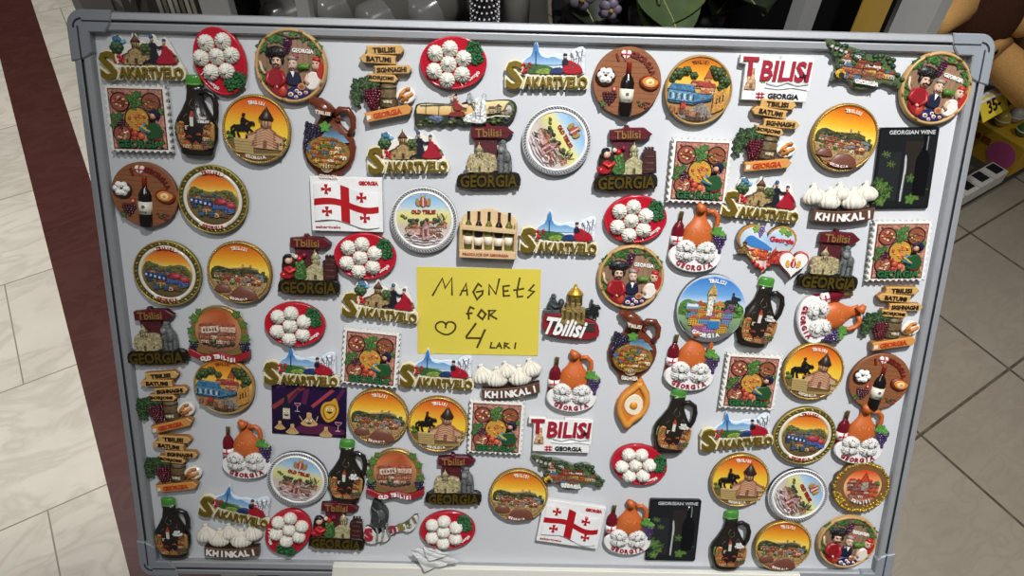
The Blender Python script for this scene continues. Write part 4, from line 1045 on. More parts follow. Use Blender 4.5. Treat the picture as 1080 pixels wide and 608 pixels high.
@proto('wine_photo_magnet', 'dark GEORGIAN WINE photo magnets')
def card():
    root = empty('wine_photo_magnet'); rnd = random.Random(16)
    MB().prism(rrect(0, 0, 61, 84, 2.5), 0, 3.6, C('#17181a'), .4, side=C('#0e0f10')).build('acrylic_tile', root, 'card')
    p = MB(); z = 3.6
    p.box(0, 0, 57, 79, z - .1, z + .1, C('#1c1e1f')); p.box(-16, -8, 22, 50, z, z + .16, C('#26282a')); p.box(6, 8, 16, 40, z, z + .14, C('#2c2622'))
    for i in range(26):
        x = rnd.uniform(-26, 26); y = -36 + rnd.random() ** 1.3 * 28
        if x < -8 or x > 4: leaf(p, x, y, rnd.uniform(4.5, 7.5), rnd.uniform(0, 6), z, jit(C(rnd.choice(['#2f4a20', '#446626', '#20361a', '#58762f'])), rnd, .3), h=.3)
    for i in range(4): leaf(p, -22 + 3 * i, 10 + rnd.uniform(-9, 8), 4, rnd.uniform(0, 6), z, C('#333c22'), h=.2)
    p.build('printed_picture', root, 'card')
    b = MB(); b.lathe([(-24, 7), (-23, 7.6), (12, 7.6), (18, 6), (23, 3), (38, 2.8)], .12, z, C('#0b0b0d'), 12, 18, -4); b.box(20, 26, 1.2, 14, z, z + .9, C('#7d8488')); b.build('bottle_picture', root, 'card')
    b = MB(); b.prism(smooth([(-2, -34), (-.4, -2), (-1.4, 14), (.6, 14), (2, -2), (1, -34)], 1), z, z + .5, C('#b9bcb8'), .1); b.stroke([(.6, -33), (1.2, -6)], .8, z, z + .7, C('#4a4d4c')); b.build('wine_splash', root, 'card')
    MB().text('GEORGIAN WINE', 3, 37, 4.2, z, z + .5, C('#c4c6c4'), .02, w=47).build('lettering', root)
    return root

def sign_common(root, fruit):
    rnd = random.Random(17); w = C('#5f1822')
    MB().box(-2, 12, 22, 36, 0, 3, C('#541a22')).build('post', root, 'relief')
    b = MB(); b.prism([(-17, 20), (18, 19), (26, 25), (18, 31.5), (3, 32), (1.5, 34.5), (-2, 34.5), (-2.5, 31.5), (-17, 30)], 0, 6.4, w, .9, side=C('#3e1018')); b.stroke([(-16, 25.4), (22, 25.2)], .5, 6, 6.7, C('#43121a')); b = b.build('arrow_board', root)
    MB().text('Tbilisi', .5, 25.4, 8.2, 6.2, 7.8, C('#94703a'), .01, w=26).build('lettering', b)
    MB().prism(smooth([(-33, -32), (32, -32), (33, -18), (26, -14), (-27, -15), (-33, -19)], 1), 0, 6, C('#1d170e'), 1.2).build('base', root)
    t = MB(); t.text('GEORGIA', 0, -23, 14.5, 5.6, 6.6, C('#2a210c'), .06, w=61); t.text('GEORGIA', 0, -23, 12.6, 6, 8.6, C('#6a5820'), .025, w=58, shear=.06); t.build('gilt_lettering', root, 'gilt')

@proto('horse_sign_magnet', 'dark TBILISI GEORGIA sign magnets with a grey statue')
def signH():
    root = empty('horse_sign_magnet'); sign_common(root, False); rnd = random.Random(18)
    c = MB(); wall = C('#a89a72'); c.prism(smooth([(-21, -16), (-22, -2), (-18, 5), (6, 5), (9, -4), (8, -16)], 1), 0, 7.5, wall, 1.4); church(c, -9, -14, 30, 6.4, C('#b0a27a'), C('#b9ad86'), 1.8, C('#5a4e30')); c.build('church', root, 'relief')
    s = MB(); g = C('#6a6d6c')
    s.prism(smooth([(8, -16), (8, -4), (10, 3), (9, 10), (13, 15), (18, 14), (19, 8), (23, 3), (24, -6), (24, -16)], 1), 0, 8, g, 1.5); s.dome(15, 15, 2, 3.4, 3.6, 6.4, g); s.ball((13, 8, 8), (3.4, 4, 2.6), C('#7d807e')); s.ball((19, 1, 8), (4, 6, 2.4), C('#5c5f5e'))
    for x in (11, 16, 21): s.stroke([(x, 0), (x - .6, -15)], 1.3, 5, 9.2, C('#4a4d4c'))
    s.build('statue', root, 'relief'); return root

@proto('fruit_sign_magnet', 'dark TBILISI GEORGIA sign magnets with figures and fruit')
def signF():
    root = empty('fruit_sign_magnet'); sign_common(root, True); rnd = random.Random(19)
    c = MB(); church(c, 8, -15, 33, 3, C('#b3aa80'), C('#c4bb92'), 3.0, C('#5a5236')); c.build('church', root, 'relief')
    h = MB(); h.prism([(16, -15), (31, -14), (30, 8), (24, 9), (16, 6)], 0, 7, C('#3d1c1a'), .8)
    for k in range(3): h.box(23.5, -10 + k * 6.4, 9, 1.2, 5, 7.8, C('#6a3a34')); h.box(20 + k * 3.4, 10, 2, 4, 0, 6, C('#3d1c1a'))
    h.build('carved_house', root, 'relief')
    f = MB(); f.prism(smooth([(-27, -15), (-28, 2), (-24, 10), (-14, 8), (-10, -4), (-10, -15)], 1), 0, 5, C('#2a1a16'), 1)
    f.dome(-20, 6, 4, 4.4, 4.6, 5, C('#d9b496')); f.prism(smooth([(-26, 4), (-25, 12), (-18, 13), (-16, 9), (-22, 9), (-24, 3)], 1), 3, 8, C('#191418'), .8)
    f.prism(smooth([(-28, -14), (-26, -4), (-20, 1), (-14, -3), (-16, -14)], 1), 4, 7.6, C('#a01c24'), 1); f.tube([(-24, -2, 8), (-18, -6, 9), (-12, -2, 8.6)], 1.8, C('#c9302c')); f.build('embracing_figure', root)
    g = MB(); g.prism(smooth([(-15, -15), (-14, -2), (-9, 6), (-3, 4), (-1, -6), (-2, -15)], 1), 2, 7.6, C('#3c6430'), 1)
    for i in range(10): g.dome(rnd.uniform(-12, -2), rnd.uniform(-12, 8), 6, 2, 3, 2.4, jit(C('#4f7a36'), rnd, .3), 7, 3)
    g.build('leafy_bundle', root, 'relief')
    for x, y, r, c_ in ((-26, -10, 4, '#b3202a'), (-8, 8, 3.4, '#b3202a'), (-3, 12, 2.8, '#8f1a3a'), (-12, 10, 2.6, '#d9c9b0')):
        MB().ball((x, y, 5), r, C(c_)).build('fruit', root, 'gloss')
    return root

@proto('old_town_plate_magnet', 'white round OLD TBILISI plate magnets')
def old():
    root = empty('old_town_plate_magnet'); rnd = random.Random(20)
    b = MB(); b.disc(0, 0, 35, 35, 0, 5, C('#e8e6e2'), 1, 56, side=C('#33353a')); b.build('plate', root, 'gloss')
    m = MB(); m.band(0, 0, 31.2, 34, 5.05, C('#55575c')); 
    for i in range(70):
        a = 2 * PI * i / 70; m.stroke([(31.6 * math.cos(a), 31.6 * math.sin(a)), (33.6 * math.cos(a + .05), 33.6 * math.sin(a + .05))], .7, 5, 5.3, C('#c9c9c8'))
    m.build('key_border', root); MB().ring(0, 0, 29.4, 1.3, 4.6, 1.6, C('#f2f0ec'), 56, 5).build('raised_ring', root, 'gloss')
    MB().strips(28.2, 5.15, grad([(-28, '#d9cfcf'), (-6, '#cbbfae'), (0, '#d8d290'), (8, '#ece08a'), (14, '#b9d4e4'), (28, '#7fb0dc')]), 18).build('painted_sky', root, 'gloss')
    v = MB(); z = 5.2
    for i in range(20): v.dome(rnd.uniform(-15, 14), -1 + rnd.uniform(-2, 3), z, 2.4, 2, 2, jit(C('#39442e'), rnd, .4), 7, 3)
    village(v, incirc(0, 0, 26.5), -26, 26, -16, -5, z, rnd, ['#b98a6a', '#a06a4c', '#c9b09a', '#d8c8c0', '#9a8a7a'], ['#8a4a3a', '#a86a54', '#7a5a4a'], 6, .15); v.build('town_relief', root, 'relief')
    f = MB(); f.box(2, -13, 7, 14, z, 8, C('#c79a94'), 0, .4); f.prism([(-1, -6), (5, -6), (2, 1)], z, 8.2, C('#b5807a'), .4); f.box(-10, -12, 12, 5, z, 7.6, C('#c4a09c')); f.box(2, -12, 3, 7, z, 8.6, C('#7a4a48'))
    for s in (-1, 1): f.tube([(s * 6, -18, 6.4), (s * 10, -15, 6.8), (s * 14, -18, 6.6), (s * 11, -22, 6.4), (s * 7, -21, 6.4)], .9, C('#e6d4d4'), 6); f.tube([(s * 12, -13, 6.4), (s * 17, -12, 6.8), (s * 20, -15, 6.4)], .7, C('#e6d8d8'), 6)
    for k in range(3): f.tube([(-20 + k * 2, -17 - k * 3.3, 6), (0, -20 - k * 3, 6.4), (20 - k * 2, -17 - k * 3.3, 6)], .5, C('#b3a4a4'), 5)
    f.build('ornament', root, 'relief')
    t = MB()
    for x, y in ((19, -2), (22, 4), (17, 3)): 
        for k in range(5): t.stroke([(x, y - 3), (x + rnd.uniform(-4, 4), y + rnd.uniform(1, 5))], .5, z, z + 1, C('#55594a'))
    t.build('tree', root); t = MB()
    for x, y in ((-22, 5), (-19, 3)): t.dome(x, y, z, 2.4, 1.6, 1.6, C('#5a6a34'))
    t.build('tree', root)
    e = MB(); e.disc(0, 19.5, 4, 5, z, 7, C('#a8524a'), .4, 16); e.stroke([(0, 15.4), (0, 24)], 1, 6.6, 7.6, C('#e8d8c0'))
    for s in (-1, 1): e.prism(smooth([(s * 3, 15), (s * 7.5, 16), (s * 8, 23), (s * 5, 24), (s * 4, 20)], 1), z, 7, C('#a8894a'), .4)
    e.box(0, 25.4, 5, 2, z, 7.2, C('#b8994a')); e.build('crest', root)
    MB().text('OLD TBILISI', 0, 9.5, 4.2, z, 6.6, C('#9c2a24'), .035, w=25).build('lettering', root)
    return root

@proto('flag_magnet', 'white square flag magnets')
def flag():
    root = empty('flag_magnet')
    def wave(x): return 3.6 * math.sin((x + 34) / 68 * 2 * PI * .95)
    MB().prism(rrect(0, 0, 74, 57, 1.2), 0, 5, C('#eeedea'), .5, side=C('#dad8d4')).build('tile', root, 'matte')
    m = MB(); n = 30; X = [-33 + 66 * i / n for i in range(n + 1)]
    top = lambda x: 21 + wave(x) * .8 - (x + 33) * .1; bot = lambda x: -18 + wave(x) * .9 - (x + 33) * .06; zz = lambda x: 6.4 + 1.7 * math.sin((x + 34) / 68 * 2 * PI * 1.6)
    def cloth(m, x0, x1, t0, t1, dz, col, k=24):
        vs_ = []; fs = []
        for i in range(k + 1):
            x = x0 + (x1 - x0) * i / k
            for t in (t0, t1):
                vs_.append((x, bot(x) + (top(x) - bot(x)) * t, zz(x) + dz))
            
        for i in range(k): fs.append((2 * i, 2 * i + 2, 2 * i + 3, 2 * i + 1))
        return m.add(vs_, fs, col, True)
    cloth(m, -33, 33, 0, 1, 0, C('#f2f1ee')); m.build('flag_cloth', root, 'matte')
    c = MB(); cloth(c, -33, 33, .42, .60, .18, C('#b3161e')); cloth(c, -6, 3, 0, 1, .3, C('#b3161e'), 4); c.build('red_cross', root)
    for x, y in ((-20, 16), (16, 8), (-20, -7), (19, -13)):
        q = MB()
        for r in range(4):
            a = r * PI / 2; ca, sa = math.cos(a), math.sin(a)
            q.prism([(x + px * ca - py * sa, y + px * sa + py * ca) for px, py in ((-.7, .3), (.7, .3), (1.9, 5), (-1.9, 5))], 4.5, zz(x) + .5, C('#b3161e'))
        q.build('small_cross', root)
    e = MB(); e.tube([(x, bot(x) - .4, 5.6) for x in X[::2]], .5, C('#6a6a6a'), 6); e.build('flag_hem', root)
    t = MB(); t.text('GEORGIA', 23, 22.5, 4.4, 4.9, 5.6, C('#b3161e'), .06, w=20); t.build('lettering', root); t = MB(); t.text('sakartvelo', -20, -24, 3, 4.9, 5.5, C('#a8303a'), .02, w=26); t.build('lettering', root)
    return root

@proto('wine_crate_magnet', None)
def crate():
    root = empty('wine_crate_magnet'); wd = C('#d6b98c')
    b = MB(); b.prism(smooth([(-29, -27), (-29, 14), (-20, 21), (-10, 22), (0, 25), (12, 21), (24, 18), (30, 12), (30, -27)], 1), 0, 3, C('#d9bd90'), .5)
    b.build('crate_back', root)
    for s in (-1, 1): MB().box(s * 28.5, -8, 3, 36, 0, 11, C('#c7a878'), 0, .4).build('crate_side', root)
    for i, (c, g) in enumerate((('#4a4f1e', '#1c1a14'), ('#1c1412', '#5a1c1c'), ('#6a6a2a', '#1c1a14'), ('#17110f', '#6a2a24'), ('#5f6428', '#1c1a14'))):
        x = -21 + i * 10.6; o = MB(); wine_bottle(o, x, -2, 46, 4.3, 3, C(c), C(g), 0, .9); o = o.build('wine_bottle', root, 'gloss')
        MB().lathe([(-4.5, 4.5), (4, 4.5)], .92, 3, C('#e4dcc8'), 10, x, -9 - (i % 2)).build('bottle_label', o)
    MB().box(0, 3.5, 58, 4.6, 0, 11.5, wd, -.05, .5).build('crate_slat', root)
    s = MB(); s.box(0, -23, 59, 8, 0, 12, wd, 0, .5); s = s.build('crate_slat', root)
    MB().text('PRODUCE OF GEORGIA', -2, -23, 3, 11.8, 12.6, C('#a3402c'), .03, w=48).build('lettering', s)
    return root

@proto('gilt_border_town_magnet', 'round town magnets with a gold leaf border and white ring')
def orn():
    root = empty('gilt_border_town_magnet'); rnd = random.Random(22)
    MB().disc(0, 0, 35.5, 35.5, 0, 5, C('#4c4a22'), .8, 56, side=C('#6a5f2c')).build('backing', root)
    m = MB(); 
    for i in range(46):
        a = 2 * PI * i / 46
        m.dome(32.6 * math.cos(a), 32.6 * math.sin(a), 4.6, 2.2, 1.1, 1.6, C('#b39a4a') if i % 2 else C('#7a6c2c'), 8, 3, a + .8)
    m.ring(0, 0, 35, .8, 4, 1.6, C('#c2aa5a'), 56, 4); m.build('leaf_border', root, 'gilt')
    MB().ring(0, 0, 28.2, 2.1, 4.4, 1.8, C('#e6dccb'), 56, 5).build('white_ring', root, 'gloss')
    MB().strips(26.4, 5.2, grad([(-26, '#5a4a30'), (2, '#8a7a40'), (8, '#f2cf5c'), (14, '#ee9c36'), (26, '#d4551e')]), 18).build('painted_sky', root, 'gloss')
    g = MB(); g.prism(smooth([(-25, 6), (-20, 14), (-12, 10), (-4, 8), (6, 9), (14, 12), (24, 7), (25, -4), (-25, -4)], 1), 5, 6.2, C('#6d6a3a'), .5)
    for i in range(24): g.dome(rnd.uniform(-22, 22), rnd.uniform(0, 9), 5.8, 2.4, 1.8, 1.6, jit(C('#4c5a2a'), rnd, .4), 6, 2)
    g.build('hill', root, 'relief')
    v = MB(); village(v, incirc(0, 0, 25.4), -25, 25, -19, 1, 5.6, rnd, ['#3f5a86', '#a8865a', '#7a6a50', '#c0a070', '#5a5a66', '#8a5a40'], ['#7a4a3a', '#5a5248', '#8a6a44', '#3f5a7a'], 5, .15); v.build('town_relief', root, 'relief')
    b = MB(); 
    for k in range(5): b.box(-20 + k * 4.6, -1 - k * .8, 4, 4.6, 6, 9, C('#2f4d86'), 0, .3); b.box(-20 + k * 4.6, -1 - k * .8, 2, 2.4, 6, 9.3, C('#c0c8d0'))
    b.build('balcony_house', root, 'relief')
    r = MB(); r.dome(9, -2, 6, 8, 5, 4, C('#9c2c38'), 12, 4); r.dome(18, -5, 6, 6, 4, 3.4, C('#a8343c'), 12, 4); r.box(9, -6.5, 15, 4.6, 6, 9, C('#3f5f96')); r.box(18, -9.5, 10, 4, 6, 8.6, C('#46649a')); r.build('red_roof', root, 'relief')
    t = MB(); t.prism(smooth([(-13, 24), (0, 28), (13, 24), (13, 28), (0, 31.6), (-13, 28)], 1), 5, 7, C('#ece2d4'), .4); t.build('ribbon', root); t = MB(); t.prism(smooth([(-14, -24), (0, -27.5), (14, -24), (14, -28), (0, -31.4), (-14, -28)], 1), 5, 7, C('#ece2d4'), .4); t.build('ribbon', root)
    t = MB(); t.arc_text('TBILISI', 0, 0, 28.5, 90, 34, 3.4, 6.6, 7.6, C('#a52a20'), .05); t.build('lettering', root); t = MB(); t.arc_text('GEORGIA', 0, 0, 28.6, 270, 38, 3.4, 6.6, 7.6, C('#a52a20'), .05, True); t.build('lettering', root)
    return root

@proto('khinkali_banner_magnet', 'five-dumpling KHINKALI banner magnets')
def khin():
    root = empty('khinkali_banner_magnet'); rnd = random.Random(23)
    for x, y, r, z in ((-27, 6, 12.5, 0), (0, 8.5, 11, 0), (27, 8, 12, 0), (-12, 1.5, 12.5, 1.5), (14, 1, 13, 1.5)):
        prof = [(-r * .72, r * .45), (-r * .6, r * .8), (-r * .3, r * 1.02), (0, r), (r * .3, r * .78), (r * .55, r * .45), (r * .72, r * .24), (r * .84, r * .17), (r * .98, r * .24), (r * 1.06, r * .14)]
        m = MB(); m.lathe(prof, .75, z, C('#e2dccd'), 40, x, y, rnd.uniform(-.12, .12), 16, .11)
        for k in range(5):
            a = (k - 2) * .42
            m.tube([(x + math.sin(a) * r * .75, y - r * .2, z + r * .62), (x + math.sin(a) * r * .62, y + r * .25, z + r * .55), (x + math.sin(a) * r * .22, y + r * .68, z + r * .2)], [.15, .4, .3], C('#cfc6b0'), 5)
        m.build('dumpling', root, 'matte')
    b = MB(); n = 14; up = [(-29 + 64 * i / n, -7.5 - 3 * math.sin(PI * i / n) + 1.5 * i / n) for i in range(n + 1)]; dn = [(x - .5, y - 12.5) for x, y in up]
    b.prism(up + dn[::-1], 0, 8.5, C('#5f4030'), .8, side=C('#3c281e')); b = b.build('banner', root)
    t = MB()
    for i, ch in enumerate('KHINKALI'):
        k = (i + .5) / 8; t.text(ch, -26.5 + 59 * k, -13.9 - 3 * math.sin(PI * k) + 1.5 * k, 8, 8.3, 9.6, C(WHITE), .045, rot=-.14 * math.cos(PI * k))
    t.build('lettering', b); return root

@proto('jug_and_dumpling_magnet', 'orange jug, wine and dumpling plate magnets')
def jp():
    root = empty('jug_and_dumpling_magnet'); rnd = random.Random(24); og = C('#c4642c')
    prof = [(-10, 13.5), (-3, 15.4), (5, 15.8), (12, 13.4), (18, 8.6), (23, 6), (28, 5.8), (31, 6.6)]
    j = MB(); j.lathe(prof, .55, 0, og, 20, cx=1); j.tube([(1, 30, 4), (-2, 34, 4.5), (-5, 36.5, 4.5)], [6, 4, 2.4], og, 10)
    for i in range(24): j.dome(1 + rnd.uniform(-9, 9), rnd.uniform(-4, 12), 7.4, .5, .5, .9, C('#e0a070'), 5, 2)
    j.build('clay_jug', root, 'resin'); MB().tube([(6, 29, 4), (13, 30, 4), (18, 25, 4), (19, 17, 4), (16, 11, 4)], [2.4, 2.6, 2.6, 2.4, 2.2], og, 10).build('jug_handle', root)
    b = MB(); wine_bottle(b, -20.5, 3, 48, 6.2, 0, C('#6a1220'), C('#6b5a28'), -.06, .8); b = b.build('wine_bottle', root, 'gloss')
    f = MB(); f.lathe([(-4.5, 6.5), (4.5, 6.5)], .84, 0, C('#ece6e0'), 10, -20.8, -4); f.box(-20.8, -4, 1.4, 9, 5, 6, C('#b3202a')); f.box(-20.8, -4, 9, 1.3, 4, 5.9, C('#b3202a')); f.build('bottle_label', b)
    m = MB(); leaf(m, 19, 9, 6.5, .9, 5, C('#4f8a34'), h=2); leaf(m, 25, 6, 4.5, .2, 5.4, C('#5c9638'), h=2); m.build('vine_leaf', root)
    m = MB(); grapes(m, 24, -4, 12, 17, 5.5, C('#3f2756'), rnd, 2.2, .1); m.build('grapes', root, 'gloss')
    p = MB(); p.disc(0, -19.5, 28, 17.5, 0, 6, C('#eeece8'), 1.6, 44, side=C('#c9c6c0')); p.ring(0, -19.5, 26, 1.2, 5.2, 1, C('#f4f2ee'), 44, 4, 15.6); p.build('plate', root, 'gloss')
    for x, y in ((-11, -9.5), (10, -9.5), (-10.5, -18.5), (10.5, -18.5)):
        m = MB(); m.dumpling(x, y, 5, 10.4, 5.0 if y < -12 else 5.6, C('#dddbd5'), n=42, sy=.72)
        for i in range(30):
            a = rnd.uniform(0, 2 * PI); q = rnd.uniform(.3, .98); m.dome(x + 10.2 * q * math.cos(a), y + 7.3 * q * math.sin(a), 5 + 5.6 * (1 - q ** 3) + .5, .62, .5, .7, C('#1c1c1a'), 5, 2)
        m.build('dumpling', root, 'matte')
    t = MB(); t.arc_text('GEORGIA', 0, 4, 35.2, 270, 56, 5.4, 5.8, 7.4, C('#9c2436'), .03, True); t.build('lettering', root)
    return root

@proto('double_heart_magnet', None)
def hearts():
    root = empty('double_heart_magnet'); rnd = random.Random(25)
    o = MB(); o.prism(heart(-7, 2, 63, 54), 0, 6, C('#b9803c'), 1, side=C('#3a342e')); o.prism(heart(-7, 2, 58, 49), 5.8, 6.6, grad([(-26, '#d8452e'), (-14, '#efe6da'), (-8, '#d9a36a'), (2, '#efd8a8'), (10, '#7fb6dc'), (24, '#d8e6ee')])); o.build('large_heart', root, 'gloss')
    m = MB(); m.prism(smooth([(-31, 14), (-24, 18), (-16, 13), (-8, 9), (2, 2), (-10, 2), (-28, 6)], 1), 6, 7.4, C('#3f7fc0'), .4); m.build('mountain', root)
    m = MB(); village(m, lambda x, y: abs(x + 7) < 22 + y * .4 and -12 < y < 6, -26, 12, -10, 3, 6.2, rnd, ['#d96a2c', '#e0a050', '#e8cfa0', '#c9402c'], ['#b3302a', '#c9502c'], 6, .1); m.dome(-18, -1, 6, 5, 5, 3, C('#e07a34')); church(m, 3, -12, 18, 6.2, C('#c0392e'), C('#a82a24'), 1.6, C('#6a1a18')); church(m, -30, -3, 16, 6.2, C('#8a6a34'), C('#5a4424'), 1.2); m.build('town_relief', root, 'relief')
    m = MB(); leaf(m, -20, 24, 4.5, .5, 6.4, C('#7fa03c')); m.build('vine_leaf', root); m = MB(); leaf(m, 8, 24, 4.5, 2, 6.4, C('#7fa03c')); leaf(m, 14, 21, 4, 1, 6.4, C('#5f8a34')); m.build('vine_leaf', root)
    m = MB(); grapes(m, -15, 21, 7, 9, 6.4, C('#7a5a9a'), rnd, 1.4); m.build('grapes', root, 'gloss')
    MB().text('Georgia', 8, 13, 7.4, 6.4, 7.8, C('#c4283c'), .03, w=26, rot=-.08).build('lettering', root)
    m = MB()
    for x, y, r in ((-14, -15, 3.4), (-8, -18, 3), (-2, -15, 2.6), (-18, -11, 2.6)): m.dome(x, y, 6.2, r, r * .8, 1.6, C('#b3241f'))
    m.build('poppy', root)
    h = MB(); h.prism(heart(23, -12, 33, 30), 4, 9, C('#c4524a'), .6, side=C('#8a2f2c')); h.prism(heart(23, -12, 29.5, 26.5), 8.8, 9.6, C('#f0ece8')); h = h.build('small_heart', root, 'gloss')
    c = MB(); c.disc(23, -10.5, 3.2, 4, 9.4, 10.6, C('#b3302c'), .4, 14); c.stroke([(23, -13.5), (23, -7.4)], .9, 10, 11, C(WHITE))
    for s in (-1, 1): c.prism(smooth([(23 + s * 3, -15), (23 + s * 8, -14), (23 + s * 8, -7), (23 + s * 5, -6), (23 + s * 4, -10)], 1), 9.4, 10.6, C('#d9a94a'), .4)
    c.box(23, -5, 4, 1.8, 9.4, 10.6, C('#d9a94a')); c.build('crest', h); return root

@proto('blue_sky_city_magnet', None)
def sky():
    root = empty('blue_sky_city_magnet'); rnd = random.Random(26)
    MB().disc(0, 0, 37, 38.5, 0, 6, C('#b9c6d0'), .5, 56, side=C('#4c4f54')).build('backing', root)
    MB().strips(36.4, 6.15, grad([(-37, '#5a5a58'), (-4, '#8fae7a'), (2, '#dbe6ee'), (16, '#6fa6dc'), (37, '#2f74c4')]), 22).build('painted_sky', root, 'gloss')
    z = 6.2
    g = MB(); g.prism(smooth([(-36, 4), (-28, 11), (-18, 8), (0, 7), (14, 10), (30, 8), (36, 2), (34, -10), (-34, -10)], 1), z, z + 1, C('#55803a'), .4)
    for i in range(30): g.dome(rnd.uniform(-32, 32), rnd.uniform(-4, 7), z + .6, 2.4, 2, 1.6, jit(C('#4f7a34'), rnd, .4), 6, 2)
    g.build('park', root, 'relief')
    v = MB(); village(v, incirc(0, 0, 35), -34, 34, -24, 1, z + .4, rnd, ['#b878aa', '#cfa440', '#c9883c', '#d8c8b0', '#a85a84', '#d4b45a', '#6a94b4'], ['#a85a3a', '#c0743a', '#84507a', '#b0543a'], 9.6, .08, green='#4f7a34')
    v.box(4, -17, 13, 9, z, z + 3, C('#2f74b0'), .05, .5); v.box(-20, 3, 15, 7, z, z + 2, C('#6aa0b8'), 0, .4); v.box(-21, 4, 12, 3, z, z + 2.4, C('#d8e4ec')); v.build('town_relief', root)
    c = MB(); c.box(-2, 3, 6, 20, z, z + 2.8, C('#e8e4d8'), 0, .5); c.box(-1, 14, 9, 6, z, z + 3, C('#d8cfae'), 0, .4); c.prism([(-6, 17), (4, 17), (3, 22), (-1, 29), (-5, 22)], z, z + 3.2, C('#c4a860'), .6); c.box(-1, 17, 8, 1.4, z, z + 3.6, C('#8a5a3a')); c.build('church_tower', root, 'relief')
    h = MB(); rider(h, 22, 6, 17, z, C('#2a2d30'), 2.2); h.box(20, 1, 20, 4, z, z + 2, C('#3a3a30')); h.build('horse_and_rider', root)
    r = MB(); r.prism(ell(0, 0, 36, 37.4, 22, 0, math.radians(222), math.radians(318)), z, z + 1.4, C('#66686a'), .4); r.prism(smooth([(-34, -12), (-24, -20), (-18, -28), (-28, -22)], 1), z, z + 2, C('#6a7a5a'), .4); r.build('embankment', root)
    t = MB(); t.arc_text('TBILISI', 0, 0, 32, 84, 30, 4.4, z, z + 1.2, C(WHITE), .03); t.build('lettering', root); t = MB(); t.arc_text('GEORGIA', 0, 2, 31.6, 264, 48, 4.8, z + 1, z + 2.6, C(WHITE), .04, True); t.build('lettering', root)
    return root

@proto('city_script_magnet', None)
def scr():
    root = empty('city_script_magnet'); rnd = random.Random(27)
    b = MB(); b.prism(smooth([(-31, -24), (-31, 0), (-22, 2), (24, -6), (31, -16), (30, -29), (-6, -30)], 1), 0, 6, C('#8f1c26'), 1, side=C('#4a1418')); b.prism([(-20, -10), (25, -10), (26, -20), (-20, -22)], 5, 7, C('#3a352c'), .5); b.build('base', root)
    c = MB(); w = C('#8a7440'); c.box(1, -3, 26, 18, 0, 8, w, 0, .8); c.box(1, 6, 16, 14, 0, 8.6, w, 0, .8); c.lathe([(10, 8), (20, 8), (21, 8.6)], .9, 0, C('#94803f'), 12, cx=3)
    for k in (-8, -2, 4, 10): c.box(k, 0, 2.2, 10, 6, 9, C('#4a3a20')); 
    for k in (-3, 3, 9): c.box(k, 14, 1.6, 7, 6, 10, C('#4a3a20')); c.prism([(k - 2, 3), (k + 2, 3), (k, 8)], 6, 9.6, C('#a8904e'))
    c.build('cathedral', root, 'relief')
    MB().lathe([(20, 9), (22, 8.4), (27, 4), (29, 1.2), (30.5, 1.6), (32, .8), (34, .4)], .9, 0, C('#c49a34'), 14, cx=3).build('golden_dome', root, 'gilt')
    s = MB(); g = C('#3d4444'); s.box(-22, 2, 17, 4, 0, 7, C('#4c5252'), .03, .5); s.prism(smooth([(-28, 4), (-26, 12), (-21, 17), (-16, 13), (-14, 4)], 2), 0, 7.5, g, 1.2); s.dome(-20.5, 18, 2, 3, 3.4, 6, g); s.dome(-12, 11, 2, 3.4, 5, 5, g); s.tube([(-24, 11, 7), (-19, 8, 8.4), (-13, 9, 7)], 1.6, g); s.build('monument', root, 'relief')
    h = MB(); rider(h, 21, -1, 20, 0, C('#1c1f1e'), 7); h.build('horse_and_rider', root); 
    t = MB(); t.text('Tbilisi', -6, -15, 21, 5, 7, C('#2c1014'), .06, w=46, rot=-.1, shear=.35); t.text('Tbilisi', -6, -15, 19.5, 6.6, 9.4, C('#f4f1ec'), .025, w=44.5, rot=-.1, shear=.35); t.build('lettering', root)
    return root

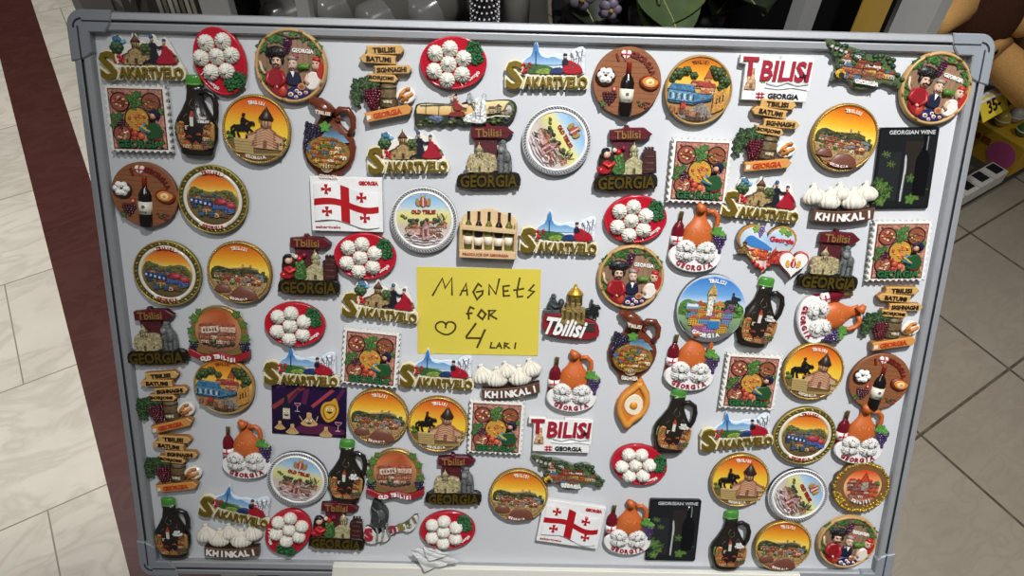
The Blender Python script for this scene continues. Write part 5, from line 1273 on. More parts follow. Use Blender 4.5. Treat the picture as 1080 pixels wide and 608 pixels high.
@proto('old_arch_magnet', 'arched OLD TBILISI magnets with a red ribbon')
def arch():
    root = empty('old_arch_magnet'); rnd = random.Random(28)
    b = MB(); b.prism(smooth([(-22, -26), (22, -26), (29, -16), (31, -2), (28, 14), (19, 25), (7, 31), (-7, 31), (-19, 25), (-28, 14), (-31, -2), (-29, -16)], 2), 0, 5, C('#a8894e'), 1); b.build('frame', root, 'gilt')
    b = MB(); p = ell(0, 2, 24.5, 25.5, 36); b.prism(p, 4.6, 5.6, grad([(-24, '#7a5038'), (6, '#c4946a'), (12, '#d68a56'), (26, '#b8562e')])); b.build('painted_sky', root, 'gloss')
    v = MB(); z = 5.6; village(v, incirc(0, 1, 23.5), -23, 23, -13, 7, z, rnd, ['#c07a5a', '#d8b8a0', '#b0604a', '#a8785a', '#caa07a'], ['#8a4432', '#a05a44', '#7a4a3a'], 6.4, .12); v.box(-8, 5.5, 19, 8, z, 8.6, C('#e0c2ac'), .1, .4); v.prism([(-18, 8.5), (1, 10.5), (-2, 13.5), (-15, 12)], z, 9, C('#a85a44'), .4); v.box(11, 6.5, 17, 7, z, 8.6, C('#d4b096'), -.04, .4); v.prism([(3, 9.5), (19, 9.5), (17, 12.5), (5, 12.5)], z, 9, C('#9c4c3a'), .4)
    for k in range(5): v.box(-14 + k * 3.2, 5 + k * .3, 1.5, 3, z, 9, C('#5a4038'))
    v.build('town_relief', root, 'relief')
    c = MB()
    for k in range(7): c.dome(-15 + k * 5, -14 + abs(k - 3), z, 3, 2.6, 2.4, jit(C('#4a3a34'), rnd, .3))
    c.build('cart', root, 'relief')
    for x, y, r, s in ((-25, 16, 6, .5), (-29, 2, 5, 1.4), (20, 23, 5.5, 2), (27, 12, 5, .3), (29, -4, 5.5, 2.2), (-28, -9, 4.5, 1), (-20, 24, 4, 1)): m = MB(); leaf(m, x, y, r, s, 4.6, jit(C('#4f6f2c'), rnd, .25)); m.build('vine_leaf', root)
    for s in (-1, 1): m = MB(); grapes(m, s * 27, -16, 10, 11, 4, C('#23243f'), rnd, 1.9); m.build('grapes', root, 'gloss')
    r = MB(); n = 16; up = [(-33 + 66 * i / n, -20 - 3.5 * math.sin(PI * i / n) + 2.2 * math.cos(4 * PI * i / n)) for i in range(n + 1)]; r.prism(up + [(x, y - 8) for x, y in up[::-1]], 0, 8, C('#9c2028'), .7, side=C('#6a141a')); r = r.build('ribbon', root)
    t = MB()
    for i, ch in enumerate('OLD TBILISI'):
        if ch != ' ': k = (i + .5) / 11; x = -19 + 38 * k; u = (x + 33) / 66; t.text(ch, x, -24 - 3.5 * math.sin(PI * u) + 2.2 * math.cos(4 * PI * u), 4.8, 7.8, 9, C(WHITE), .04)
    t.build('lettering', r); return root

@proto('purple_party_magnet', None)
def purple():
    root = empty('purple_party_magnet'); rnd = random.Random(29)
    MB().box(0, 0, 84, 62, 0, 1.6, grad([(-31, '#1c0a28'), (-10, '#1c1240'), (10, '#421846'), (31, '#26103c')])).build('printed_card', root, 'card')
    z = 1.6; m = MB()
    for a, b, w, c in (((-40, 2), (-8, 28), 5, '#8a3c34'), ((-36, 27), (-26, 30), 3, '#56285a'), ((4, 6), (26, 27), 4, '#a8404c'), ((-6, 10), (-2, 30), 6, '#5c1e46'), ((30, 14), (38, 28), 4, '#5a2244'), ((-24, 8), (-12, 24), 4, '#642644')):
        m.stroke([a, b], w, z, z + .1, C(c))
    m.prism(smooth([(-18, -22), (6, -14), (40, -20), (40, -29), (-18, -29)], 1), z, z + .12, C('#5a1f44')); m.build('light_beam', root, 'card')
    for i in range(14): pass
    def ft(m, x, y, s, zz):
        for k in (-1, 1): m.disc(x + k * 2 * s, y + 1.4 * s, 1.0 * s, 1.3 * s, zz, zz + .12, C(WHITE), 0, 10); m.disc(x + k * 1.8 * s, y + 1.2 * s, .5 * s, .7 * s, zz + .1, zz + .2, C(BLACK), 0, 8)
        m.prism(ell(x, y - .8 * s, 2.6 * s, 2 * s, 10, 0, PI, 2 * PI), zz, zz + .15, C('#4a1a14'))
    m = MB(); m.prism(smooth([(-31, -14), (-31, 4), (-29.5, 8), (-28, 9), (-28, 17), (-24, 17), (-24, 9), (-22.5, 8), (-21, 4), (-21, -14)], 1), z, z + .3, C('#1c2230')); m.box(-25.6, -5, 8, 13, z + .2, z + .4, C('#cfc4a8')); ft(m, -25.6, -5, 1.1, z + .4); m.build('bottle_drawing', root, 'card')
    m = MB(); m.prism(smooth([(12, 2), (16, 12), (24, 13), (29, 19), (32, 12), (34, 2), (30, -8), (21, -14), (15, -8)], 2), z, z + .3, C('#cf9a2e')); m.prism(smooth([(15, 2), (18, 9), (24, 10), (30, 9), (31, 1), (27, -7), (21, -10), (17, -6)], 2), z + .2, z + .4, C('#6a4018')); m.prism(smooth([(16, 2), (19, 8), (24, 9), (29, 8), (30, 1), (26, -6), (21, -9), (18, -5)], 2), z + .3, z + .5, C('#dcb03c')); ft(m, 23, 2, 1.3, z + .5); m.build('bread_drawing', root, 'card')
    for x, y, s, f in ((0, -12, 1.25, True), (-33, -21, .8, False), (-19, -25, .95, False), (19, -26, .95, False)):
        m = MB(); m.prism(smooth([(x - 9 * s, y - 4 * s), (x - 5 * s, y), (x - 1.8 * s, y + 3.4 * s), (x - 2.6 * s, y + 8 * s), (x + 2.6 * s, y + 8 * s), (x + 1.8 * s, y + 3.4 * s), (x + 5 * s, y), (x + 9 * s, y - 4 * s), (x, y - 6.5 * s)], 2), z + .1, z + .3, C('#cda873'))
        for k in (-1, 0, 1): m.stroke([(x + k * 1.0 * s, y + 3 * s), (x + k * 4.4 * s, y - 3 * s)], .5, z + .2, z + .4, C('#8a6238'))
        if f: ft(m, x, y - 1.6, 1.1, z + .4); m.stroke([(x - 8, y), (x - 11, y + 5)], 1, z, z + .3, C('#cda873')); m.stroke([(x + 8, y), (x + 10, y + 6)], 1, z, z + .3, C('#cda873'))
        m.build('dumpling_drawing', root, 'card')
    for x, y, s in ((-13, 5, 1), (33, -16, 1.1)):
        m = MB(); m.prism(ell(x, y + 4 * s, 3.6 * s, 4 * s, 12, 0, PI, 2 * PI), z + .1, z + .3, C('#b8a8c0')); m.prism(ell(x, y + 3.4 * s, 3 * s, 3 * s, 12, 0, PI, 2 * PI), z + .2, z + .4, C('#8a1c30')); m.stroke([(x, y), (x - .6, y - 6 * s)], .6, z + .1, z + .3, C('#cfc4d4')); m.stroke([(x - 3, y - 6.4 * s), (x + 2, y - 6.4 * s)], .7, z + .1, z + .3, C('#cfc4d4')); m.build('wine_glass_drawing', root, 'card')
    return root

@proto('cheese_bread_magnet', None)
def khach():
    root = empty('cheese_bread_magnet')
    o = smooth([(5, 34), (10, 26), (18, 14), (19, 0), (14, -13), (2, -22), (-4, -34), (-9, -26), (-17, -14), (-19, 0), (-13, 14), (-2, 24)], 2)
    b = MB(); b.prism(o, 0, 6, C('#c9792c'), 2); b.tube([(x * .8, y * .8, 6.2) for x, y in o] + [(o[0][0] * .8, o[0][1] * .8, 6.2)], 3.4, C('#d9923c'), 8, False); b.build('bread_crust', root, 'resin')
    c = MB(); c.prism(smooth([(2, 15), (11, 7), (11, -6), (4, -13), (-6, -10), (-11, 0), (-7, 10)], 2), 5.5, 7.4, C('#efe3c8'), .8); c.build('cheese_filling', root, 'gloss')
    MB().dome(.5, 0, 7, 4.8, 4.6, 3, C('#d98a2c'), 14, 5).build('egg_yolk', root, 'gloss'); return root

@proto('horse_letter_magnet', None)
def sigh():
    root = empty('horse_letter_magnet'); rnd = random.Random(31)
    b = MB(); b.prism(smooth([(-33, -26), (-31, -6), (-24, -4), (-16, -18), (-8, -10), (6, -8), (20, -2), (33, 10), (34, 0), (28, -12), (20, -16), (14, -12), (0, -17), (-6, -28), (-14, -26), (-22, -30)], 1), 0, 4.5, C('#d8d5cc'), .8, side=C('#4a463e')); b.build('backing', root, 'matte')
    t = MB()
    for ch, x, y, h, c, r in (('S', -26, -15, 17, '#a82438', 0), ('n', 3, -9, 9, '#9c3040', .1), ('a', 13, -6, 9, '#8a7a3a', .2), ('g', 22, -3, 10, '#5f6a3a', .3), ('i', 29, 3, 10, '#7a7468', .4)): t.text(ch, x, y, h, 4.4, 6.4, C(c), .04, rot=r)
    t.build('lettering', root)
    h = MB(); g = C('#3c3f3e'); h.prism(smooth([(-18, -6), (-22, 4), (-19, 12), (-20, 22), (-16, 32), (-11, 30), (-7, 24), (-2, 19), (0, 10), (-2, 0), (-8, -6)], 1), 0, 8, g, 1.4); h.prism(smooth([(-18, 20), (-16, 30), (-12, 33), (-10, 26), (-12, 18)], 1), 6, 10, C('#2c2e2e'), .8); h.ball((-8, 12, 8), (5, 8, 3), C('#585b5a'))
    for pts in ([(-16, 0), (-15, -12), (-17, -24)], [(-9, 0), (-8, -12), (-11, -24)], [(-4, 2), (-3, -10), (-1, -18)]): h.stroke(pts, 2.2, 2, 7.6, C('#8f918c'))
    h.stroke([(-17, 24), (-9, 14), (-11, 4)], 1.2, 7, 10.4, C('#77797a')); h.build('horse', root, 'relief'); return root

@proto('gold_frame_town_magnet', None)
def gold():
    root = empty('gold_frame_town_magnet'); rnd = random.Random(32)
    b = MB(); p = [((33 + .9 * math.cos(14 * a)) * math.cos(a), (32.4 + .9 * math.cos(14 * a)) * math.sin(a)) for a in [2 * PI * i / 84 for i in range(84)]]; b.prism(p, 0, 6, C('#7d5a34'), 1, side=C('#5a4020')); b.build('brown_rim', root)
    m = MB()
    for i in range(60):
        a = 2 * PI * i / 60 + rnd.uniform(-.05, .05); k = abs(math.sin(a * 1.5 + .4))
        m.dome(31.5 * math.cos(a), 31 * math.sin(a), 5.4, 2 + 1.4 * k * rnd.random(), 1.4, 2, jit(C('#b89a34'), rnd, .3), 7, 3, a + rnd.uniform(-1, 1))
    for i in range(40):
        a = math.radians(rnd.uniform(195, 345)); q = rnd.uniform(24, 31); m.dome(q * math.cos(a), q * math.sin(a), 5.6, 1.8, 1.2, 1.8, jit(C('#c4a63c'), rnd, .3), 7, 3, rnd.uniform(0, 3))
    m.build('gilt_scrollwork', root, 'gilt')
    MB().strips(22, 6.2, grad([(-22, '#a8402c'), (0, '#e8b890'), (8, '#f0a868'), (22, '#d8481e')]), 16, 1, 2).build('painted_sky', root, 'gloss')
    v = MB(); z = 6.3; village(v, incirc(1, 2, 21), -19, 21, -10, 8, z, rnd, ['#d8c8b8', '#8a7a74', '#c06a4a', '#b89a8a', '#b3502c'], ['#b3402c', '#6a4a40', '#8a3a2c'], 5.6, .12); v.box(2, 4, 8, 12, z, 9, C('#a8968a'), 0, .5); v.prism([(-3.5, 9.6), (7.5, 9.6), (2, 21)], z, 9.6, C('#c24a2c'), .5); v.box(14, -4, 9, 12, z, 8.6, C('#c4582c'), 0, .4)
    v.build('town_relief', root, 'relief'); t = MB(); tree(t, 17, 7, 3.4, z, C('#3f6a2c'), rnd); t.build('tree', root, 'relief')
    MB().arc_text('TBILISI', 1, 2, 19.5, 270, 60, 3.6, 7.6, 9.4, C(WHITE), .04, True).build('lettering', root); return root

# ---------------------------------------------------------------- things on and around the shelves (metres)
yp = at('yellow_plank', T(1.078, .598, 0), ANG_T); tag(yp, 'yellow wooden plank standing upright beside the grey rack post, top right', 'plank')
MB().box(0, 0, .045, .02, 0, 1.6, C('#b38f3e'), 0, .002).build('plank_face', yp, 'matte', 1); MB().box(.0, .011, .045, .002, 0, 1.6, C('#9a7a30')).build('plank_back', yp, 'matte', 1)
yb = at('yellow_board', T(1.36, .72, .495), ANG_T); tag(yb, 'flat yellow card lying under the brown plush toy on the shelf', 'card')
MB().box(-.02, .02, .3, .2, 0, .012, C('#b9973f'), 0, .002).build('card_sheet', yb, 'matte', 1)

def capsule(m, p, q, r0, r1, col, n=12):
    p, q = Vector(p), Vector(q); d = q - p; pts = []; rs = []
    for i in range(5): t = -math.cos(PI / 2 * i / 4) ; pts.append(p + d.normalized() * r0 * t); rs.append(max(.0005, r0 * math.sin(PI / 2 * i / 4)))
    for i in range(1, 5): t = math.sin(PI / 2 * i / 4); pts.append(q + d.normalized() * r1 * t); rs.append(max(.0005, r1 * math.cos(PI / 2 * i / 4)))
    return m.tube(pts, rs, col, n)
BASE = Vector((0.9804, 1.3652, 0.5936)); BASE.z = .497
pl = at('plush_toy', BASE); tag(pl, 'brown and tan plush animal lying on the shelf beyond the top right corner', 'plush toy')
def L(p): return Vector(p) - BASE
tan, brn = C('#bd9056'), C('#43291d')
m = MB(); c = L((0.9441, 1.4131, 0.6739)); m.ball(c, (.085, .08, .095), brn, 24, 16); m.build('body', pl, 'plush', 1)
m = MB(); capsule(m, L((0.7902, 1.2637, 0.7598)), L((0.7148, 1.1660, 0.7787)), .045, .034, tan, 16); m.build('paw', pl, 'plush', 1)
m = MB(); capsule(m, L((1.1050, 1.5192, 0.6435)), L((1.0243, 1.3941, 0.6663)), .05, .04, tan, 16); m.build('paw', pl, 'plush', 1)
m = MB(); capsule(m, L((1.0016, 1.3791, 0.5944)), L((1.0787, 1.3342, 0.5497)), .036, .048, tan, 16); m.build('leg', pl, 'plush', 1)
m = MB(); m.tube([L((0.9498, 1.3330, 0.6124)), L((0.9447, 1.3117, 0.6418)), L((1.0110, 1.3734, 0.6238))], [.012, .014, .012], C('#b58a52'), 10); m.build('leg_cuff', pl, 'plush', 1)
m = MB(); c = L((1.1736, 1.5644, 0.5403)); m.ball(c, (.045, .05, .05), C('#6a4c34'), 16, 10); m.build('tail', pl, 'plush', 1)

tg = at('price_tag', T(1.60, .553, .495), ANG_T); tag(tg, 'yellow price tag marked 35 on the shelf edge beside the right frame', 'price tag')
q = MB(); q.prism([(-.05, -.024), (.045, -.024), (.045, .024), (-.05, .024)], .006, .0075, C('#d0b734')); q = q.build('tag_card', tg, 'paper', 1); q.rotation_euler = (math.radians(50), 0, math.radians(2))
q2 = MB(); q2.text('35-', -.002, 0, .028, .0074, .0082, C('#1d1a14'), .03); q2.build('lettering', q, 'paper', 1)
MB().box(0, .012, .16, .02, 0, .02, C('#d6d4ce'), 0, .002).build('tag_holder', tg, 'plastic', 1)

rnd = random.Random(77)
for i, (b0, a0, w_, d_, h_, c_, lab) in enumerate((
        (1.97, .76, .10, .10, .17, '#4c4238', 'small brown cardboard box on the lower shelf, nearest the right frame'),
        (2.02, .90, .20, .12, .22, '#3a332d', 'wide dark cardboard box at the back of the lower shelf'),
        (2.14, .79, .12, .09, .15, '#5a5146', 'grey-brown cardboard box behind the yellow box'))):
    o = at('cardboard_box', T(b0, a0, .0605), ANG_T); tag(o, lab, 'box', 'boxes on the lower shelf')
    MB().box(0, 0, w_, d_, 0, h_, C(c_), 0, .003).build('carton', o, 'matte', 1)
    for s in (-1, 1): MB().box(s * w_ * .25, 0, w_ * .44, d_ * .94, h_, h_ + .004, jit(C(c_), rnd, .25)).build('flap', o, 'matte', 1)
o = at('yellow_box', T(2.27, .655, .0605), ANG_T); tag(o, 'yellow display tray printed with a pink ball on the lower shelf, far right', 'box')
MB().box(0, 0, .36, .15, 0, .10, C('#b08c22'), 0, .003).build('carton', o, 'matte', 1)
p = MB(); p.disc(.028, .046, .04, .04, 0, .0012, C('#b0507f'), 0, 24); p = p.build('pink_ball_print', o, 'matte', 1); p.location = (-.1802, 0, 0); p.rotation_euler = (PI / 2, 0, -PI / 2)
p.location.z = 0
p = MB(); p.text('30 EE', -.042, .062, .02, 0, .0012, C('#7a2f1c'), .05); p = p.build('lettering', o, 'matte', 1); p.location = (-.1802, 0, 0); p.rotation_euler = (PI / 2, 0, -PI / 2)
for i, (px, py, c_, r_) in enumerate(((-.15, .03, '#b39a3a', .02), (-.14, -.03, '#4a6a3c', .018), (-.10, .02, '#b9b4a4', .02), (-.09, -.035, '#3f6068', .02))):
    o2 = at('toy_egg', T(2.27 + px, .655 + py, .1605), ANG_T)
    tag(o2, ('yellow', 'green', 'white', 'teal')[i] + ' small round toy on top of the yellow display tray', 'toy')
    MB().ball((0, 0, r_ * 1.15), (r_, r_, r_ * 1.15), C(c_), 14, 10).build('shell', o2, 'gloss', 1); MB().ring(0, 0, r_ * .98, .002, r_ * 1.1, .002, C('#c6c2b8'), 18, 4).build('seam', o2, 'gloss', 1)
for i in range(5):
    o = at('checkered_packet', T(1.76 + i * .066, .60, .0605), ANG_T)
    tag(o, ('first', 'second', 'third', 'fourth', 'fifth')[i] + ' black and white checkered packet from the left along the lower shelf edge', 'packet', 'checkered packets on the lower shelf edge')
    MB().box(0, 0, .062, .05, 0, .04, C('#b5b2aa'), 0, .002).build('packet_box', o, 'paper', 1)
    k = MB(); k.box(.006, .003, .036, .034, .04, .0408, C('#17171a')); k.build('black_square', o, 'paper', 1)
o = at('flat_packet', T(1.90, .665, .0605), ANG_T + .1); tag(o, 'flat grey and tan plastic packet lying behind the checkered packets', 'packet')
MB().box(0, 0, .24, .06, 0, .02, C('#4f4a40'), 0, .004).build('packet_film', o, 'gloss', 1); MB().box(0, .0, .16, .02, .02, .021, C('#8a7f58')).build('packet_label', o, 'paper', 1)

# bottles in clear wrap, the beaded bottle, papers
for i, (px, rot, lab) in enumerate(((345, .9, 'first clear wrapped bottle lying right of the second thin post'), (375, .8, 'second clear wrapped bottle lying behind the board top edge'), (412, .85, 'third clear wrapped bottle lying behind the board top edge'), (446, .75, 'fourth clear wrapped bottle, just left of the beaded black bottle'))):
    x = -.30 + i * .066
    o = at('wrapped_bottle', (x, 1.04 + .02 * (i % 2), .80)); tag(o, lab, 'bottle', 'clear wrapped bottles')
    d = Vector((math.sin(rot), math.cos(rot), .12)); s = Vector((-.04, -.06, .036))
    m = MB(); m.tube([s, s + d * .01, s + d * .12, s + d * .16, s + d * .18, s + d * .23], [.02, .033, .033, .022, .013, .012], C('#8f8d84'), 14); m.build('bottle', o, 'clear', 1)
    m = MB(); m.tube([s + d * .225, s + d * .25], [.0145, .0145], C('#55524a'), 12); m.build('bottle_cap', o, 'plastic', 1)
    m = MB(); m.tube([s + d * .04, s + d * .10], [.0337, .0337], C('#4a4841'), 14, False); m.build('bottle_label', o, 'paper', 1)
bb = at('beaded_bottle', (-.031, .95, .80)); tag(bb, 'black bottle covered in white beads behind the board top edge', 'bottle')
m = MB(); m.tube([(0, 0, 0), (0, 0, .16), (0, 0, .20), (0, 0, .26)], [.019, .019, .009, .008], C('#111114'), 16); m.build('bottle', bb, 'gloss', 1)
m = MB()
for j in range(18):
    for i in range(18):
        a = 2 * PI * (i + .5 * (j % 2)) / 18; m.ball((.0195 * math.cos(a), .0195 * math.sin(a), .006 + j * .0088), .0016, C('#d9d9de'), 5, 4)
m.build('beads', bb, 'gloss', 1)
m = MB(); m.tube([(0, 0, .255), (0, 0, .28)], [.0105, .0105], C('#2a2a2e'), 12); m.build('bottle_cap', bb, 'gloss', 1)
gj = at('grey_jar', (.010, .985, .80)); tag(gj, 'plain grey jar right of the beaded black bottle', 'jar')
m = MB(); m.tube([(0, 0, 0), (0, 0, .14), (0, 0, .155)], [.021, .021, .017], C('#77756f'), 16); m.build('jar_body', gj, 'plastic', 1); m = MB(); m.tube([(0, 0, .152), (0, 0, .175)], [.018, .018], C('#3a3936'), 16); m.build('jar_lid', gj, 'plastic', 1)
ps = at('paper_stack', (-.447, 1.02, .80)); tag(ps, 'upright stack of pale folded sheets left of the thick grey post', 'papers')
m = MB()
for i in range(7): m.box(-.024 + i * .0075, 0, .005, .16, 0, .22 + .01 * (i % 3), C(('#8f8b80', '#6a665c', '#a5a196')[i % 3]), .05)
m.build('sheets', ps, 'paper', 1)
m = MB(); m.box(.045, .02, .03, .14, 0, .2, C('#191817'), .05, .003); m.build('dark_gap_slab', ps, 'dark', 1)  # black slab put in to stand for the dark of the gap
gp = at('grey_sheet_board', (-.520, .90, .80)); tag(gp, 'flat grey cardboard panel leaning behind the board top left corner', 'panel')
m = MB(); m.prism([(-.038, 0), (.025, 0), (.025, .02), (-.038, .02)], 0, .17, C('#6f6c67'), .003); m.build('panel_sheet', gp, 'matte', 1); m = MB(); m.box(-.005, -.003, .04, .004, .03, .12, C('#5c5955')); m.build('panel_label', gp, 'matte', 1)
db = at('dark_bag', (-.495, .99, .80)); tag(db, 'crumpled dark plastic bag between the grey panel and the folded sheets', 'bag')
m = MB(); rb = random.Random(5); vs_ = []; fs = []; n = 14
for j in range(7):
    for i in range(n):
        a = 2 * PI * i / n; r = (.045 - .003 * j) * (1 + rb.uniform(-.2, .2)); vs_.append((r * .8 * math.cos(a), r * math.sin(a), j * .035))
for j in range(6):
    for i in range(n): fs.append((j * n + i, j * n + (i + 1) % n, (j + 1) * n + (i + 1) % n, (j + 1) * n + i))
fs.append(tuple(6 * n + i for i in range(n))); m.add(vs_, fs, C('#2f2d2a')); m.build('bag_body', db, 'gloss', 1); m = MB(); m.tube([(-.02, 0, .2), (0, 0, .25), (.02, 0, .2)], .004, C('#3a3834'), 6); m.build('bag_handle', db, 'gloss', 1)

# plants on the black cabinet
def plant(loc, leaves, lab, seed, blossoms=()):
    o = at('leafy_plant', loc); tag(o, lab, 'plant', 'dark plants behind the board'); r = random.Random(seed)
    m = MB(); m.tube([(0, 0, 0), (0, 0, .04)], [.028, .034], C('#1c1a18'), 16); m.build('pot', o, 'plastic', 1)
    st = MB(); lf = MB()
    for (dx, dy, dz, s, rz, tilt, col) in leaves:
        e = Vector((dx, dy, dz * .55)); st.tube([(0, 0, .035), e * .5 + Vector((0, 0, .05)), e], .0028, C('#3a4426'), 6)
        e.y += .05; mt = Matrix.Translation(e) @ Matrix.Rotation(PI + rz, 4, 'Z') @ Matrix.Rotation(tilt - .55, 4, 'X')
        vs_ = []; fs = []; n = 10
        for i in range(n + 1):
            t = i / n; w = .42 * s * math.sin(PI * t ** .8) ** .8 + .0008
            for k in (-1, -.5, 0, .5, 1): vs_.append(tuple(mt @ Vector((k * w, t * s, .12 * s * abs(k) - .25 * s * t * t))))
        for i in range(n):
            for k in range(4): fs.append((i * 5 + k, i * 5 + k + 1, i * 5 + k + 6, i * 5 + k + 5))
        cc = jit(C(col), r, .2); lf.add(vs_, fs, cc, True)
        lf.tube([mt @ Vector((0, t * s, -.25 * s * t * t + .001)) for t in (0, .3, .6, .95)], .0011, mixc(cc, (.5, .5, .2), .35), 5)
    st.build('stem', o, 'leaf', 1); lf.build('foliage', o, 'leaf', 1)
    for (dx, dy, dz, s, col) in blossoms:
        dz *= .55
        b = MB()
        for k in range(5):
            a = 2 * PI * k / 5; b.ball((dx + s * .6 * math.cos(a), dy + s * .2, dz + s * .6 * math.sin(a)), (s * .5, s * .25, s * .5), C(col), 8, 6)
        b.ball((dx, dy - s * .1, dz), s * .25, C('#8a6a3a'), 8, 6); b.build('blossom', o, 'leaf', 1)
plant((.115, 1.05, .80), [(-.02, -.04, .12, .08, .6, .3, '#1c2416'), (.05, -.02, .13, .08, -.8, .2, '#222c18'), (.02, .02, .16, .07, .1, .4, '#182014')], 'dark plant with pale lilac blossoms right of the grey jar', 1,
      [(-.01, -.05, .15, .018, '#5d5660'), (.03, -.07, .14, .014, '#6a6270'), (-.02, 0, .2, .016, '#565058')])
plant((.215, 1.05, .80), [(.0, -.05, .14, .11, .3, .5, '#39482a'), (.05, -.03, .15, .12, -.6, .4, '#43532f'), (-.04, -.01, .15, .10, 1.2, .3, '#2e3b22'), (.02, .03, .19, .10, .0, .2, '#36452a'), (.08, .0, .13, .1, -1.3, .3, '#34412a')], 'broad-leaved green plant with a yellow stalk, middle of the row behind the board', 2,
      [(-.07, -.06, .13, .016, '#5a5060'), (-.06, -.02, .17, .013, '#625868')])
plant((.30, 1.06, .80), [(.02, -.05, .15, .13, .2, .9, '#202a19'), (.07, -.02, .16, .12, -.7, .5, '#2b2a1f'), (-.05, 0, .14, .11, .9, .4, '#1e2817'), (.0, .04, .2, .1, .1, .3, '#262f1d')], 'darkest leafy plant just left of the tilted grey post', 3)
plant(T(.99, .72, .62), [(.0, -.05, .13, .12, .2, .9, '#222b1a'), (-.04, -.02, .16, .11, .9, .5, '#1c2416')], 'drooping dark plant between the grey post and the yellow plank', 4)

# ---------------------------------------------------------------- yellow price sign, crumpled note
sg = empty('price_sign'); tag(sg, 'yellow handwritten paper sign reading MAGNETS FOR 4 LARI, centre of the board', 'sign')
MB().prism(rect(0, 0, 133, 99), .3, .7, lambda x, y: C('#d8c64c')).build('paper_sheet', sg, 'paper')
INK = C('#4d4016')
def ink(pts, w=3.0): return [((x - 389) / 5.2, -(y - 311) / 5.08) for x, y in pts], w
def write(name, strokes, w):
    m = MB()
    for i, s in enumerate(strokes):
        p, _ = ink(s); m.stroke(p, w * 1.18, .6, .82 + .01 * (i % 4), INK)
    m.build(name, sg, 'paper')
write('handwritten_magnets', [[(130, 220), (185, 122), (201, 178), (238, 118), (239, 215)], [(285, 215), (318, 148), (325, 215)], [(292, 192), (325, 186)],
    [(403, 162), (385, 148), (358, 195), (380, 238), (409, 207), (412, 188), (376, 196)], [(447, 210), (447, 152), (485, 205), (503, 118)],
    [(560, 155), (525, 160), (529, 215), (562, 212)], [(527, 188), (553, 184)], [(617, 110), (603, 190), (608, 218), (636, 215)], [(585, 181), (641, 170)], [(698, 148), (670, 180), (700, 185), (665, 222)]], 1.75)
write('handwritten_for', [[(363, 292), (342, 282), (331, 308), (335, 352)], [(321, 323), (352, 318)], [(405, 298), (385, 330), (412, 353), (431, 322), (404, 297)], [(450, 300), (447, 352)], [(444, 302), (485, 300), (455, 328), (493, 349)]], 1.9)
write('heart_drawing', [smooth([(203, 408), (205, 390), (206, 385), (216, 373), (240, 371), (262, 388), (256, 424), (210, 455), (152, 427), (143, 396), (163, 374), (190, 371), (205, 388)], 2, False)], 1.7)
write('handwritten_four', [[(375, 378), (322, 456), (324, 465), (403, 465)], [(427, 415), (384, 520)]], 2.0)
write('handwritten_lari', [[(466, 488), (460, 520), (486, 520)], [(494, 522), (511, 490), (524, 522)], [(500, 510), (521, 509)], [(541, 488), (540, 522)], [(540, 490), (562, 494), (544, 506), (570, 521)], [(604, 488), (600, 522)]], 1.6)

nt_ = empty('crumpled_note'); tag(nt_, 'crumpled white paper slip lying on the pen tray under a dumpling plate', 'paper')
def crumple(name, quad, z0, amp, seed, n=12):
    r = random.Random(seed); m = MB(); (ax, ay), (bx, by), (cx, cy), (dx, dy) = quad; vs_ = []; fs = []
    ph = [r.uniform(0, 6) for _ in range(4)]
    for j in range(n + 1):
        for i in range(n + 1):
            s, t = i / n, j / n
            x = (ax * (1 - s) + bx * s) * (1 - t) + (dx * (1 - s) + cx * s) * t; y = (ay * (1 - s) + by * s) * (1 - t) + (dy * (1 - s) + cy * s) * t
            z = z0 + amp * (abs(math.sin(3.1 * s + 4 * t + ph[0])) + .6 * abs(math.sin(7 * s - 5 * t + ph[1])) + .2 * r.random())
            vs_.append((x + r.uniform(-.4, .4), y + r.uniform(-.4, .4), z))
    for j in range(n):
        for i in range(n): a = j * (n + 1) + i; fs.append((a, a + 1, a + n + 2, a + n + 1))
    k = len(vs_); vs_ += [(x, y, z - .25) for x, y, z in vs_]; fs += [tuple(k + i for i in f[::-1]) for f in fs]
    m.add(vs_, fs, C('#dcdcd8')); m.build(name, nt_, 'paper')
crumple('lower_sheet', [(-29, 9), (-8, 13), (29, -5), (-12, -21)], 15.5, 2.2, 3)
crumple('folded_flap', [(-14, 15), (2, 12), (20, 6), (-8, -4)], 20.0, 1.4, 9)
for o, (u, v, r) in ((sg, (398.4, 298.0) + (0,)), (nt_, (351.8, 596.9) + (0,))):
    o.matrix_world = BMAT @ Matrix.Translation((u / 1000, -v / 1000, 0)) @ Matrix.Rotation(math.radians(r), 4, 'Z')

